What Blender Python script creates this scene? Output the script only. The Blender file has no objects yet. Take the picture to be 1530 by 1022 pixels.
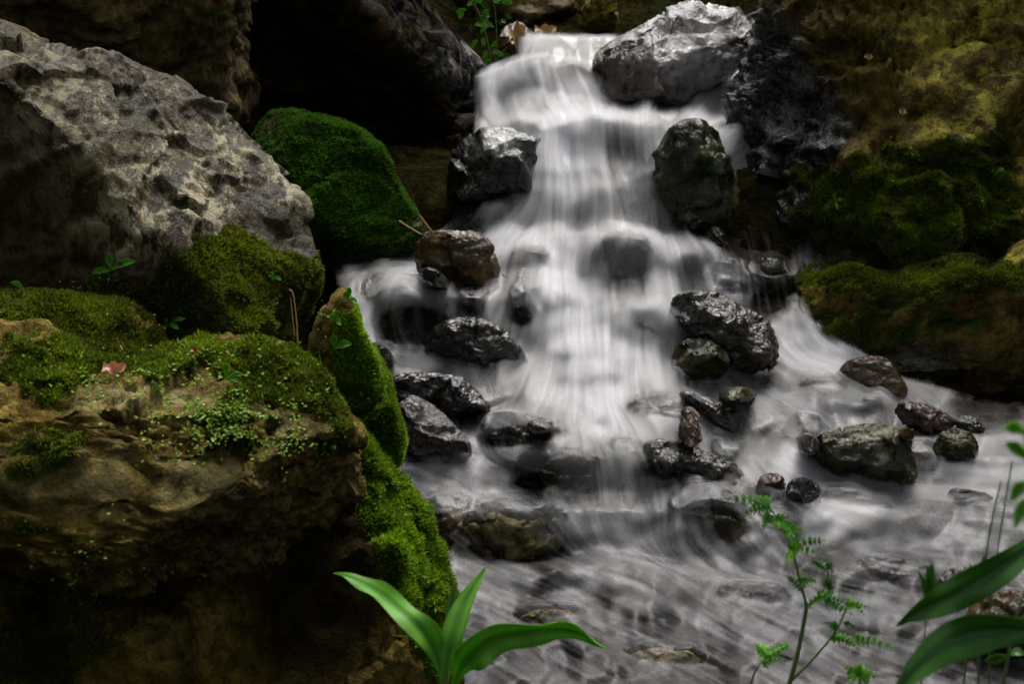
import bpy, math, random
import numpy as np
from mathutils import Vector

# ------------------------------------------------------------------ camera, sky, sun, exposure
S = bpy.context.scene
COL = S.collection
PITCH = math.radians(15.0)
CAMZ = 1.7
FPX = 2125.0                                   # 50 mm lens on 36 mm, in pixels of a 1530 px wide frame
cam_data = bpy.data.cameras.new('camera')
cam_data.lens = 50.0
cam_data.sensor_width = 36.0
cam_data.clip_start = 0.05
cam_data.clip_end = 500.0
cam_data.dof.use_dof = True
cam_data.dof.focus_distance = 3.6
cam_data.dof.aperture_fstop = 9.5
cam = bpy.data.objects.new('camera', cam_data)
cam.location = (0, 0, CAMZ)
cam.rotation_euler = (math.pi / 2 - PITCH, 0, 0)
COL.objects.link(cam)
S.camera = cam

SUN_EL, SUN_AZ = math.radians(62.0), math.radians(25.0)   # azimuth from +Y (upstream) towards +X
wd = bpy.data.worlds.new('World')
S.world = wd
wd.use_nodes = True
nt = wd.node_tree
bg = nt.nodes['Background']
sky = nt.nodes.new('ShaderNodeTexSky')
sky.sky_type = 'NISHITA'
sky.sun_disc = False
sky.sun_elevation = SUN_EL
sky.sun_rotation = SUN_AZ
sky.dust_density = 4.0
hs = nt.nodes.new('ShaderNodeHueSaturation')
hs.inputs['Saturation'].default_value = 0.22
nt.links.new(sky.outputs[0], hs.inputs['Color'])
nt.links.new(hs.outputs[0], bg.inputs[0])
bg.inputs[1].default_value = 0.14

sl = bpy.data.lights.new('sun', 'SUN')
sl.energy = 1.5
sl.angle = math.radians(35)
sl.color = (1.0, 0.96, 0.9)
so = bpy.data.objects.new('sun', sl)
sd = Vector((math.sin(SUN_AZ) * math.cos(SUN_EL), math.cos(SUN_AZ) * math.cos(SUN_EL), math.sin(SUN_EL)))
so.rotation_euler = sd.to_track_quat('Z', 'Y').to_euler()
COL.objects.link(so)

S.view_settings.view_transform = 'Standard'
S.view_settings.look = 'None'
S.view_settings.exposure = 1.42
S.view_settings.gamma = 1.0
S.cycles.use_denoising = True
S.cycles.transparent_max_bounces = 16
S.cycles.max_bounces = 6
S.cycles.diffuse_bounces = 3
S.cycles.glossy_bounces = 3
S.cycles.transmission_bounces = 4
S.cycles.caustics_reflective = False
S.cycles.caustics_refractive = False

# ------------------------------------------------------------------ helpers
RT = np.array([1.0, 0, 0])
UP = np.array([0, math.sin(PITCH), math.cos(PITCH)])
FW = np.array([0, math.cos(PITCH), -math.sin(PITCH)])
CP = np.array([0, 0, CAMZ])


def pix(px, py, d):
    """point that lies d metres in front of the camera along the ray of a photo pixel"""
    px = np.asarray(px, float)[..., None]; py = np.asarray(py, float)[..., None]; d = np.asarray(d, float)[..., None]
    return CP + d * (FW + (px - 765) / FPX * RT + (511 - py) / FPX * UP)


def proj(p):
    q = p - CP
    d = q @ FW
    return 765 + FPX * (q @ RT) / d, 511 - FPX * (q @ UP) / d


_rs = np.random.RandomState(7)
_perm = _rs.permutation(256)
_grad = _rs.randn(256, 3); _grad /= np.linalg.norm(_grad, axis=1)[:, None]


def pnoise(p, seed=0):
    p = np.asarray(p, float) + seed * 17.31
    i = np.floor(p).astype(np.int64); f = p - i
    u = f * f * f * (f * (f * 6 - 15) + 10)
    out = 0
    for dx in (0, 1):
        wx = u[:, 0] if dx else 1 - u[:, 0]
        for dy in (0, 1):
            wy = u[:, 1] if dy else 1 - u[:, 1]
            for dz in (0, 1):
                wz = u[:, 2] if dz else 1 - u[:, 2]
                h = _perm[(_perm[(_perm[(i[:, 0] + dx) & 255] + i[:, 1] + dy) & 255] + i[:, 2] + dz) & 255]
                g = _grad[h]
                out = out + wx * wy * wz * (g[:, 0] * (f[:, 0] - dx) + g[:, 1] * (f[:, 1] - dy) + g[:, 2] * (f[:, 2] - dz))
    return out * 1.5


def fbm(p, octv=4, seed=0, gain=0.5, lac=2.03):
    a, s, t = 1.0, 0, 0
    for k in range(octv):
        s = s + a * pnoise(p * lac ** k, seed + k); t += a; a *= gain
    return s / t


def ridged(p, octv=4, seed=0, gain=0.55):
    a, s, t = 1.0, 0, 0
    for k in range(octv):
        s = s + a * (1 - 2 * np.abs(pnoise(p * 2.05 ** k, seed + k))); t += a; a *= gain
    return s / t


def smooth(a, b, x):
    t = np.clip((x - a) / (b - a), 0, 1)
    return t * t * (3 - 2 * t)


def mesh_np(name, v, f, smooth_sh=True):
    me = bpy.data.meshes.new(name)
    v = np.asarray(v, np.float32); f = np.asarray(f, np.int32)
    n = f.shape[1]
    me.vertices.add(len(v)); me.vertices.foreach_set('co', v.ravel())
    me.loops.add(f.size); me.loops.foreach_set('vertex_index', f.ravel())
    me.polygons.add(len(f))
    me.polygons.foreach_set('loop_start', np.arange(0, f.size, n, dtype=np.int32))
    me.polygons.foreach_set('loop_total', np.full(len(f), n, np.int32))
    me.polygons.foreach_set('use_smooth', np.full(len(f), smooth_sh, bool))
    me.update(calc_edges=True)
    return me


def attr(me, name, val):
    a = me.attributes.new(name, 'FLOAT', 'POINT')
    a.data.foreach_set('value', np.asarray(val, np.float32).ravel())


def link(name, me, mat=None, parent=None, loc=None):
    o = bpy.data.objects.new(name, me)
    if mat: me.materials.append(mat)
    if loc is not None: o.location = loc
    if parent is not None: o.parent = parent
    COL.objects.link(o)
    return o


def tag(o, label=None, cat=None, group=None, kind=None):
    if label: o['label'] = label
    if cat: o['category'] = cat
    if group: o['group'] = group
    if kind: o['kind'] = kind
    return o


def empty(name, loc, label, cat, group=None):
    o = bpy.data.objects.new(name, None)
    o.empty_display_size = 0.05
    o.location = loc
    COL.objects.link(o)
    return tag(o, label, cat, group)


_ico = {}


def ico(n):
    if n in _ico: return _ico[n]
    t = (1 + 5 ** .5) / 2
    v = np.array([(-1, t, 0), (1, t, 0), (-1, -t, 0), (1, -t, 0), (0, -1, t), (0, 1, t), (0, -1, -t), (0, 1, -t), (t, 0, -1), (t, 0, 1), (-t, 0, -1), (-t, 0, 1)], float)
    f = np.array([(0, 11, 5), (0, 5, 1), (0, 1, 7), (0, 7, 10), (0, 10, 11), (1, 5, 9), (5, 11, 4), (11, 10, 2), (10, 7, 6), (7, 1, 8), (3, 9, 4), (3, 4, 2), (3, 2, 6), (3, 6, 8), (3, 8, 9), (4, 9, 5), (2, 4, 11), (6, 2, 10), (8, 6, 7), (9, 8, 1)])
    v /= np.linalg.norm(v, axis=1)[:, None]
    for _ in range(n - 1):
        e = np.sort(np.concatenate([f[:, [0, 1]], f[:, [1, 2]], f[:, [2, 0]]]), axis=1)
        ue, inv = np.unique(e, axis=0, return_inverse=True)
        inv = inv.ravel()
        mid = v[ue[:, 0]] + v[ue[:, 1]]
        mid /= np.linalg.norm(mid, axis=1)[:, None]
        m = inv + len(v); k = len(f)
        a, b, c = m[:k], m[k:2 * k], m[2 * k:]
        v = np.concatenate([v, mid])
        f = np.concatenate([np.stack([f[:, 0], a, c], 1), np.stack([f[:, 1], b, a], 1), np.stack([f[:, 2], c, b], 1), np.stack([a, b, c], 1)])
    _ico[n] = (v, f)
    return v, f


def vnormals(v, f):
    fn = np.cross(v[f[:, 1]] - v[f[:, 0]], v[f[:, 2]] - v[f[:, 0]])
    n = np.zeros_like(v)
    for k in range(3):
        for c in range(3):
            n[:, c] += np.bincount(f[:, k], fn[:, c], len(v))
    return n / (np.linalg.norm(n, axis=1)[:, None] + 1e-12)


# ------------------------------------------------------------------ water layout (profile of the cascade)
CEN = np.array([(40, 9.5), (50, 7.8), (60, 7.1), (100, 6.9), (110, 6.65), (150, 6.5), (170, 6.2), (190, 5.75), (260, 5.55), (345, 5.42), (358, 5.25), (420, 5.1), (450, 4.88),
                (520, 4.72), (560, 4.55), (600, 4.4), (640, 4.25), (680, 4.12), (740, 4.0), (772, 3.86), (840, 3.74), (900, 3.5), (1022, 3.12), (1300, 2.4)])
RGT = np.array([(40, 9.5), (95, 7.4), (150, 6.6), (200, 6.1), (350, 5.6), (390, 5.35), (450, 5.1), (480, 5.0), (550, 4.8), (600, 4.5), (650, 4.25), (700, 4.05), (750, 3.9), (800, 3.75),
                (850, 3.6), (900, 3.45), (1022, 3.1), (1300, 2.4)])
LFT = np.array([(40, 9.5), (100, 6.95), (200, 6.35), (250, 6.05), (330, 5.65), (380, 5.5), (410, 5.2), (447, 4.86), (512, 4.75), (550, 4.55), (600, 4.4), (640, 4.25), (700, 4.0), (745, 3.9),
                (800, 3.78), (830, 3.66), (900, 3.45), (1022, 3.12), (1300, 2.4)])


def water_d(px, py):
    px = np.asarray(px, float); py = np.asarray(py, float)
    c = np.interp(py, CEN[:, 0], CEN[:, 1]); r = np.interp(py, RGT[:, 0], RGT[:, 1]); l = np.interp(py, LFT[:, 0], LFT[:, 1])
    wr = smooth(1000, 1160, px); wl = 1 - smooth(640, 740, px)
    y = c * (1 - wr) * (1 - wl) + r * wr + l * wl
    return y / (math.cos(PITCH) + (511 - py) / FPX * math.sin(PITCH))


# ------------------------------------------------------------------ materials
def new_mat(name):
    m = bpy.data.materials.new(name)
    m.use_nodes = True
    n = m.node_tree.nodes
    n.clear()
    return m, n, m.node_tree.links


def nnoise(n, l, vec, scale, detail=5, rough=0.55, dist=0.0):
    t = n.new('ShaderNodeTexNoise')
    t.inputs['Scale'].default_value = scale; t.inputs['Detail'].default_value = detail
    t.inputs['Roughness'].default_value = rough; t.inputs['Distortion'].default_value = dist
    l.new(vec, t.inputs['Vector'])
    return t.outputs['Fac']


def ramp(n, l, fac, stops):
    r = n.new('ShaderNodeValToRGB')
    e = r.color_ramp.elements
    while len(e) < len(stops): e.new(0.5)
    for k, (p, c) in enumerate(stops):
        e[k].position = p
        e[k].color = (*c, 1) if isinstance(c, tuple) else (c, c, c, 1)
    l.new(fac, r.inputs[0])
    return r.outputs[0]


def mixc(n, l, fac, a, b, mode='MIX'):
    m = n.new('ShaderNodeMix'); m.data_type = 'RGBA'; m.blend_type = mode
    for sock, v in ((m.inputs[0], fac), (m.inputs[6], a), (m.inputs[7], b)):
        if isinstance(v, (int, float)): sock.default_value = v
        elif isinstance(v, tuple): sock.default_value = (*v, 1)
        else: l.new(v, sock)
    return m.outputs[2]


def math_n(n, l, op, a, b=None, clamp=False):
    m = n.new('ShaderNodeMath'); m.operation = op; m.use_clamp = clamp
    for k, v in enumerate((a, b)):
        if v is None: continue
        if isinstance(v, (int, float)): m.inputs[k].default_value = v
        else: l.new(v, m.inputs[k])
    return m.outputs[0]


def attn(n, name):
    a = n.new('ShaderNodeAttribute'); a.attribute_name = name
    return a.outputs['Fac']


def rock_mat(name, dark, mid, light, lichen_gleam=(0.4, 0.4, 0.33), moss=(0.018, 0.04, 0.006), wet=0.8, rough=0.45, bump=1.0, fine=1.0, patch_lo=0.5, stretch=(1, 1, 1), coat_r=0.12, tint=(0.03, 0.02, 0.006), spec=0.12, coat_b=1.0, tint_wet=0.0, patch_w=(0.06, 0.09)):
    m, n, l = new_mat(name)
    out = n.new('ShaderNodeOutputMaterial'); b = n.new('ShaderNodeBsdfPrincipled')
    l.new(b.outputs[0], out.inputs[0])
    g = n.new('ShaderNodeNewGeometry')
    mp = n.new('ShaderNodeMapping'); mp.inputs['Scale'].default_value = stretch; mp.inputs['Rotation'].default_value = (0.3, 0.45, 0.2)
    l.new(g.outputs['Position'], mp.inputs[0]); vec = mp.outputs[0]
    n1 = nnoise(n, l, vec, 5.0, 9, 0.62, 0.6)
    n2 = nnoise(n, l, vec, 26.0, 8, 0.68, 0.4)
    n3 = nnoise(n, l, vec, 130.0, 4, 0.6)
    col = ramp(n, l, n1, [(0.32, dark), (0.5, mid), (0.68, light)])
    sp = ramp(n, l, n2, [(0.34, 0.3), (0.5, 0.85), (0.66, 1.5)])
    col = mixc(n, l, 1.0, col, sp, 'MULTIPLY')
    sp3 = ramp(n, l, n3, [(0.3, 0.55), (0.55, 1.0), (0.72, 1.45)])
    col = mixc(n, l, 0.8, col, sp3, 'MULTIPLY')
    tf = ramp(n, l, math_n(n, l, 'ADD', attn(n, 'tint'), math_n(n, l, 'SUBTRACT', math_n(n, l, 'MULTIPLY', n2, 0.8), 0.4)), [(0.35, 0.0), (0.65, 1.0)])
    col = mixc(n, l, tf, col, mixc(n, l, 1.0, tuple(c * 1.0 for c in tint), sp, 'MULTIPLY'))
    # pale patches: lichens on some rocks, painted wet gleam on others
    ln = math_n(n, l, 'ADD', math_n(n, l, 'MULTIPLY', nnoise(n, l, vec, 13, 10, 0.78, 0.3), 1.0), math_n(n, l, 'MULTIPLY', nnoise(n, l, vec, 3.5, 4, 0.6), 0.5))
    ln = math_n(n, l, 'SUBTRACT', ln, 0.25)
    lf = ramp(n, l, ln, [(patch_lo - patch_w[0], 0.0), (patch_lo + patch_w[1], 1.0)])
    lf = math_n(n, l, 'MULTIPLY', lf, attn(n, 'lichen_gleam'), True)
    col = mixc(n, l, lf, col, lichen_gleam)
    mn = math_n(n, l, 'MULTIPLY', nnoise(n, l, vec, 30, 6, 0.7), 0.9)
    ms = math_n(n, l, 'ADD', attn(n, 'moss'), math_n(n, l, 'SUBTRACT', mn, 0.45))
    mf = ramp(n, l, ms, [(0.35, 0.0), (0.62, 1.0)])
    mcol = mixc(n, l, ramp(n, l, nnoise(n, l, vec, 60, 4, 0.6), [(0.35, 0.0), (0.7, 1.0)]), moss, tuple(c * 2.0 for c in moss))
    col = mixc(n, l, mf, col, mcol)
    l.new(col, b.inputs['Base Color'])
    rr = ramp(n, l, n2, [(0.35, rough * 0.6), (0.65, min(1.0, rough * 1.35))])
    rr = mixc(n, l, mf, rr, (0.95, 0.95, 0.95))
    l.new(rr, b.inputs['Roughness'])
    dry = math_n(n, l, 'SUBTRACT', 1.0, mf, True)
    l.new(math_n(n, l, 'MULTIPLY', dry, math_n(n, l, 'ADD', math_n(n, l, 'MULTIPLY', tf, tint_wet), wet)), b.inputs['Coat Weight'])
    b.inputs['Coat Roughness'].default_value = coat_r
    b.inputs['Coat IOR'].default_value = 1.45
    b.inputs['Specular IOR Level'].default_value = spec
    # relief: cracks, grain
    vc = n.new('ShaderNodeTexNoise'); vc.noise_type = 'RIDGED_MULTIFRACTAL'
    vc.inputs['Scale'].default_value = 9; vc.inputs['Detail'].default_value = 6; vc.inputs['Roughness'].default_value = 0.6
    l.new(vec, vc.inputs['Vector'])
    h = math_n(n, l, 'ADD', math_n(n, l, 'MULTIPLY', n2, 1.0), math_n(n, l, 'MULTIPLY', n3, 0.22 * fine))
    h = math_n(n, l, 'SUBTRACT', h, math_n(n, l, 'MULTIPLY', vc.outputs['Fac'], 0.07))
    bp = n.new('ShaderNodeBump'); bp.inputs['Strength'].default_value = 1.0; bp.inputs['Distance'].default_value = 0.02 * bump
    l.new(h, bp.inputs['Height'])
    l.new(bp.outputs[0], b.inputs['Normal'])
    b2 = n.new('ShaderNodeBump'); b2.inputs['Strength'].default_value = 1.0; b2.inputs['Distance'].default_value = 0.012 * coat_b
    nw = nnoise(n, l, vec, 22.0, 4, 0.5, 1.6)
    l.new(math_n(n, l, 'ADD', nw, math_n(n, l, 'MULTIPLY', n2, 0.35)), b2.inputs['Height'])
    l.new(b2.outputs[0], b.inputs['Coat Normal'])
    return m


M = {}
M['grey'] = rock_mat('grey_lichen_rock', (0.02, 0.014, 0.005), (0.055, 0.042, 0.017), (0.105, 0.083, 0.038), lichen_gleam=(0.28, 0.245, 0.15), moss=(0.01, 0.022, 0.003), wet=0.12, rough=0.5, bump=1.5, fine=1.6, patch_lo=0.54, patch_w=(0.02, 0.05), stretch=(1.6, 0.8, 0.8), coat_r=0.25,
                     tint=(0.04, 0.026, 0.006))
M['brown'] = rock_mat('brown_mossy_rock', (0.035, 0.024, 0.004), (0.125, 0.086, 0.014), (0.27, 0.2, 0.052), lichen_gleam=(0.34, 0.3, 0.14), moss=(0.018, 0.034, 0.003), wet=0.0, rough=0.8, bump=1.9, fine=1.5, spec=0.05, tint=(0.02, 0.014, 0.003))  # tint is the shade colour for rock under the overhang
M['cliff'] = rock_mat('dark_cliff_rock', (0.02, 0.014, 0.004), (0.07, 0.05, 0.014), (0.16, 0.12, 0.045), lichen_gleam=(0.22, 0.17, 0.09), wet=0.06, rough=0.6, bump=1.4, spec=0.05)
M['cave'] = rock_mat('black_overhang_rock', (0.003, 0.003, 0.0015), (0.012, 0.009, 0.003), (0.035, 0.02, 0.005), wet=0.03, rough=0.6, bump=1.4, lichen_gleam=(0.25, 0.25, 0.25), spec=0.02)  # pale patch colour stands for the gleam on the wet edge
M['olive'] = rock_mat('olive_mossy_rock', (0.025, 0.016, 0.004), (0.09, 0.062, 0.012), (0.2, 0.15, 0.035), lichen_gleam=(0.42, 0.37, 0.05), moss=(0.02, 0.04, 0.004), wet=0.04, rough=0.7, bump=1.9, fine=1.5, spec=0.05, tint=(0.012, 0.009, 0.006), tint_wet=0.7, coat_b=1.3, coat_r=0.14)
M['black'] = rock_mat('wet_black_rock', (0.004, 0.003, 0.002), (0.013, 0.010, 0.006), (0.035, 0.027, 0.016), wet=1.0, rough=0.4, bump=0.7, fine=0.4, coat_r=0.09, spec=0.02, coat_b=1.3)
M['wetbrown'] = rock_mat('wet_brown_rock', (0.01, 0.005, 0.001), (0.04, 0.022, 0.004), (0.1, 0.06, 0.012), wet=0.6, rough=0.4, bump=0.7, fine=0.4, coat_r=0.07, spec=0.02, coat_b=1.2)
M['wetgreen'] = rock_mat('wet_green_rock', (0.006, 0.007, 0.002), (0.024, 0.024, 0.008), (0.075, 0.068, 0.025), moss=(0.006, 0.014, 0.002), wet=0.45, rough=0.4, bump=0.7, fine=0.5, spec=0.02, lichen_gleam=(0.2, 0.19, 0.13))
M['shiny'] = rock_mat('wet_grey_rock', (0.01, 0.007, 0.005), (0.035, 0.026, 0.02), (0.1, 0.085, 0.075), lichen_gleam=(0.34, 0.32, 0.31), wet=1.0, rough=0.4, bump=1.5, fine=0.7, coat_r=0.1, spec=0.1, coat_b=3.0, patch_lo=0.44, tint=(0.05, 0.03, 0.012))  # pale patch colour stands in for wet sky glints
M['red'] = rock_mat('wet_reddish_rock', (0.015, 0.007, 0.005), (0.045, 0.024, 0.017), (0.1, 0.06, 0.045), wet=0.6, rough=0.4, bump=0.7, fine=0.5, spec=0.02)
M['tan'] = rock_mat('wet_tan_rock', (0.04, 0.03, 0.01), (0.12, 0.095, 0.035), (0.22, 0.18, 0.08), wet=0.3, rough=0.4, bump=0.6, fine=0.5, spec=0.02)
M['bed'] = rock_mat('streambed_rock', (0.006, 0.005, 0.004), (0.025, 0.02, 0.017), (0.07, 0.058, 0.048), wet=0.0, rough=0.6, bump=1.0, spec=0.02)
M['ground'] = rock_mat('forest_earth', (0.003, 0.003, 0.001), (0.01, 0.009, 0.003), (0.022, 0.018, 0.006), moss=(0.006, 0.014, 0.003), wet=0.0, rough=0.95, bump=1.5, spec=0.0)


def leaf_mat(name, c1, c2, rough=0.4, trans=0.35, veins=0.0, coat=0.0):
    m, n, l = new_mat(name)
    out = n.new('ShaderNodeOutputMaterial'); b = n.new('ShaderNodeBsdfPrincipled'); t = n.new('ShaderNodeBsdfTranslucent'); mx = n.new('ShaderNodeMixShader')
    g = n.new('ShaderNodeNewGeometry')
    r = attn(n, 'tone')
    f = math_n(n, l, 'ADD', math_n(n, l, 'MULTIPLY', nnoise(n, l, g.outputs['Position'], 45, 4), 0.6), math_n(n, l, 'SUBTRACT', r, 0.3), True)
    col = mixc(n, l, f, c1, c2)
    l.new(col, b.inputs['Base Color'])
    l.new(mixc(n, l, 1.0, col, (1.3, 1.3, 0.5), 'MULTIPLY'), t.inputs[0])
    b.inputs['Roughness'].default_value = rough
    b.inputs['Specular IOR Level'].default_value = 0.3 if coat else 0.2
    mx.inputs[0].default_value = trans
    l.new(b.outputs[0], mx.inputs[1]); l.new(t.outputs[0], mx.inputs[2]); l.new(mx.outputs[0], out.inputs[0])
    return m


M['moss'] = leaf_mat('moss_green', (0.04, 0.075, 0.004), (0.15, 0.27, 0.012), 0.8, 0.4)
M['moss_deep'] = leaf_mat('moss_deep_green', (0.014, 0.036, 0.004), (0.048, 0.125, 0.012), 0.8, 0.35)
M['moss_brown'] = leaf_mat('moss_olive', (0.03, 0.034, 0.003), (0.1, 0.125, 0.01), 0.8, 0.35)
M['cover'] = leaf_mat('ground_cover_leaf', (0.06, 0.12, 0.01), (0.2, 0.32, 0.03), 0.5, 0.3)
M['leaf'] = leaf_mat('plant_leaf', (0.05, 0.17, 0.008), (0.13, 0.34, 0.03), 0.55, 0.4, coat=1)
M['leafdark'] = leaf_mat('dark_plant_leaf', (0.02, 0.08, 0.008), (0.05, 0.16, 0.02), 0.35, 0.3, coat=1)
M['stem'] = leaf_mat('plant_stem', (0.04, 0.07, 0.015), (0.08, 0.13, 0.03), 0.5, 0.1)
M['straw'] = leaf_mat('dry_straw', (0.16, 0.09, 0.03), (0.32, 0.2, 0.08), 0.6, 0.1)
M['twig'] = leaf_mat('wet_twig', (0.1, 0.035, 0.012), (0.22, 0.09, 0.03), 0.35, 0.0, coat=1)
M['dead'] = leaf_mat('dead_leaf', (0.22, 0.07, 0.045), (0.42, 0.2, 0.14), 0.4, 0.2, coat=1)


def water_mat():
    m, n, l = new_mat('white_water')
    out = n.new('ShaderNodeOutputMaterial')
    foam = attn(n, 'foam')
    tr = n.new('ShaderNodeBsdfTransparent'); tr.inputs[0].default_value = (0.86, 0.86, 0.84, 1)
    df = n.new('ShaderNodeBsdfDiffuse'); df.inputs[0].default_value = (0.66, 0.65, 0.69, 1)
    tl = n.new('ShaderNodeBsdfTranslucent'); tl.inputs[0].default_value = (0.66, 0.65, 0.69, 1)
    g = n.new('ShaderNodeNewGeometry')
    va = n.new('ShaderNodeVectorMath'); va.operation = 'ADD'; va.inputs[1].default_value = (0, 0, 0.6); l.new(g.outputs['Normal'], va.inputs[0])
    vn = n.new('ShaderNodeVectorMath'); vn.operation = 'NORMALIZE'; l.new(va.outputs[0], vn.inputs[0])
    l.new(vn.outputs[0], df.inputs['Normal'])
    wm = n.new('ShaderNodeMixShader'); wm.inputs[0].default_value = 0.2
    l.new(df.outputs[0], wm.inputs[1]); l.new(tl.outputs[0], wm.inputs[2])
    mx = n.new('ShaderNodeMixShader'); l.new(foam, mx.inputs[0]); l.new(tr.outputs[0], mx.inputs[1]); l.new(wm.outputs[0], mx.inputs[2])
    gl = n.new('ShaderNodeBsdfGlossy'); gl.inputs['Roughness'].default_value = 0.38
    fr = n.new('ShaderNodeFresnel'); fr.inputs[0].default_value = 1.33
    gf = math_n(n, l, 'MULTIPLY', fr.outputs[0], attn(n, 'gloss'))
    m2 = n.new('ShaderNodeMixShader'); l.new(gf, m2.inputs[0]); l.new(mx.outputs[0], m2.inputs[1]); l.new(gl.outputs[0], m2.inputs[2])
    l.new(m2.outputs[0], out.inputs[0])
    return m


M['water'] = water_mat()

# ------------------------------------------------------------------ ground sheet
def ground():
    xs = np.concatenate([np.linspace(-120, -6, 20), np.linspace(-5.5, 6, 116), np.linspace(7, 120, 20)])
    ys = np.concatenate([np.linspace(-60, -1, 20), np.linspace(-.5, 14, 146), np.linspace(15, 160, 30)])
    X, Y = np.meshgrid(xs, ys)
    zc = np.interp(Y, [2.9, 3.5, 4.0, 4.7, 5.4, 5.75, 6.5, 7.1, 8.0], [-0.03, 0.03, 0.15, 0.4, 0.68, 1.06, 1.09, 1.3, 1.32]) - 0.2
    left = np.interp(Y, [0, 3, 4, 5, 6, 8], [-0.3, -0.3, -0.5, -0.9, -0.9, -0.3])
    right = np.interp(Y, [0, 4, 5, 6, 8], [3.2, 2.8, 1.6, 1.3, 1.2])
    bank = np.maximum(left - X, 0) * 0.8 + np.maximum(X - right, 0) * 0.7
    bank = 13 * (1 - np.exp(-(bank * 1.0 + 0.35 * np.maximum(bank - 1.2, 0)) / 13))  # upper banks out of view, raised to block sky at the sides
    behind = 7 * (1 - np.exp(-np.maximum(-2.0 - Y, 0) * 0.8 / 7))  # unseen rise behind the camera, shaped to keep sky light off front faces
    bank = np.where(Y > 8, bank * np.exp(-(Y - 8) / 14), bank)
    back = 3.0 * (1 - np.exp(-np.maximum(Y - 8.2, 0) * 0.6 / 3.0))
    P = np.stack([X.ravel(), Y.ravel(), np.zeros(X.size)], 1)
    Z = zc + np.maximum(np.maximum(bank, 0), behind) + back + (0.10 * fbm(P * 1.7, 4, 3) + 0.05 * fbm(P * 6, 3, 9)).reshape(X.shape) * (1 + np.minimum(0.4 * bank, 2))
    P[:, 2] = Z.ravel()
    nx, ny = len(xs), len(ys)
    i = (np.arange(ny - 1)[:, None] * nx + np.arange(nx - 1)).ravel()
    me = mesh_np('ground', P, np.stack([i, i + 1, i + nx + 1, i + nx], 1))
    ms = smooth(-0.1, 0.35, fbm(P * 1.1, 3, 21)) * smooth(7.6, 8.6, P[:, 1])
    attr(me, 'moss', ms); attr(me, 'lichen_gleam', np.zeros(len(P)))
    tag(link('ground', me, M['ground']), kind='structure')


ground()


def shade_canopy():  # unseen trees added to block overhead and rear sky, darkening wet rock fronts
    r = np.random.RandomState(31)
    Vs, Fs, o = [], [], 0
    for (x, y, h, rad, cnt) in [(-7.0, -2, 9.0, 3.2, 2000), (6.5, -1.5, 9.0, 3.4, 2200), (-1.0, -5, 8.0, 3.6, 2000), (-7.5, 3.5, 9.5, 3.0, 1800), (7.5, 3.0, 9.0, 3.0, 2000), (1.8, -1.0, 10.0, 2.6, 1100), (4.5, -6, 8, 3.6, 1800), (-8, 9, 10, 3.0, 1800), (8, 9, 10, 3.0, 1800)]:
        base = np.array([x * 1.15, y, 0.0]); top = np.array([x, y, h])
        n = 10; t = np.linspace(0, 1, n)[:, None]
        c = base + (top - base) * t + np.array([.25, .2, 0]) * np.sin(t * 3)
        rr = np.linspace(.2, .05, n); a = np.arange(8) / 8 * 2 * np.pi
        V = c[:, None] + rr[:, None, None] * np.stack([np.cos(a), np.sin(a), 0 * a], 1)[None]
        i = np.arange(n - 1)[:, None] * 8; j = np.arange(8)[None]
        Fs.append(np.stack([i + j, i + (j + 1) % 8, i + 8 + (j + 1) % 8, i + 8 + j], -1).reshape(-1, 4) + o); Vs.append(V.reshape(-1, 3)); o += n * 8
        d = r.randn(cnt, 3); d /= np.linalg.norm(d, axis=1)[:, None]
        p = top + d * (rad * r.rand(cnt) ** .45)[:, None] * np.array([1, 1, .6])
        p = p[fbm(p * .9, 2, 4) > -.22]
        a = r.randn(len(p), 3); a /= np.linalg.norm(a, axis=1)[:, None]
        b = np.cross(a, r.randn(len(p), 3)); b /= np.linalg.norm(b, axis=1)[:, None]
        L = r.uniform(.14, .3, len(p))[:, None]
        Vs.append(np.stack([p - a * L, p + b * L * .6, p + a * L, p - b * L * .6], 1).reshape(-1, 3))
        Fs.append(np.arange(len(p) * 4).reshape(-1, 4) + o); o += len(p) * 4
    V = np.concatenate(Vs)
    me = mesh_np('unseen_shade_canopy', V, np.concatenate(Fs), False)
    attr(me, 'tone', np.full(len(V), .4))
    tag(link('unseen_shade_canopy', me, M['leafdark']), kind='stuff')


shade_canopy()

# ------------------------------------------------------------------ rocks
ROCKS = {}
ALLV, VEIL = [], []


def chaikin(p, it=2):
    p = np.asarray(p, float)
    for _ in range(it):
        q = np.roll(p, -1, 0)
        p = np.stack([p * .8 + q * .2, p * .2 + q * .8], 1).reshape(-1, 2)
    return p


def blobs(px, py, lst):
    v = np.zeros(len(px))
    for b in lst:
        x, y, rx, ry, a = b
        v = v + a * np.exp(-(((px - x) / rx) ** 2 + ((py - y) / ry) ** 2))
    return v


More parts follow.
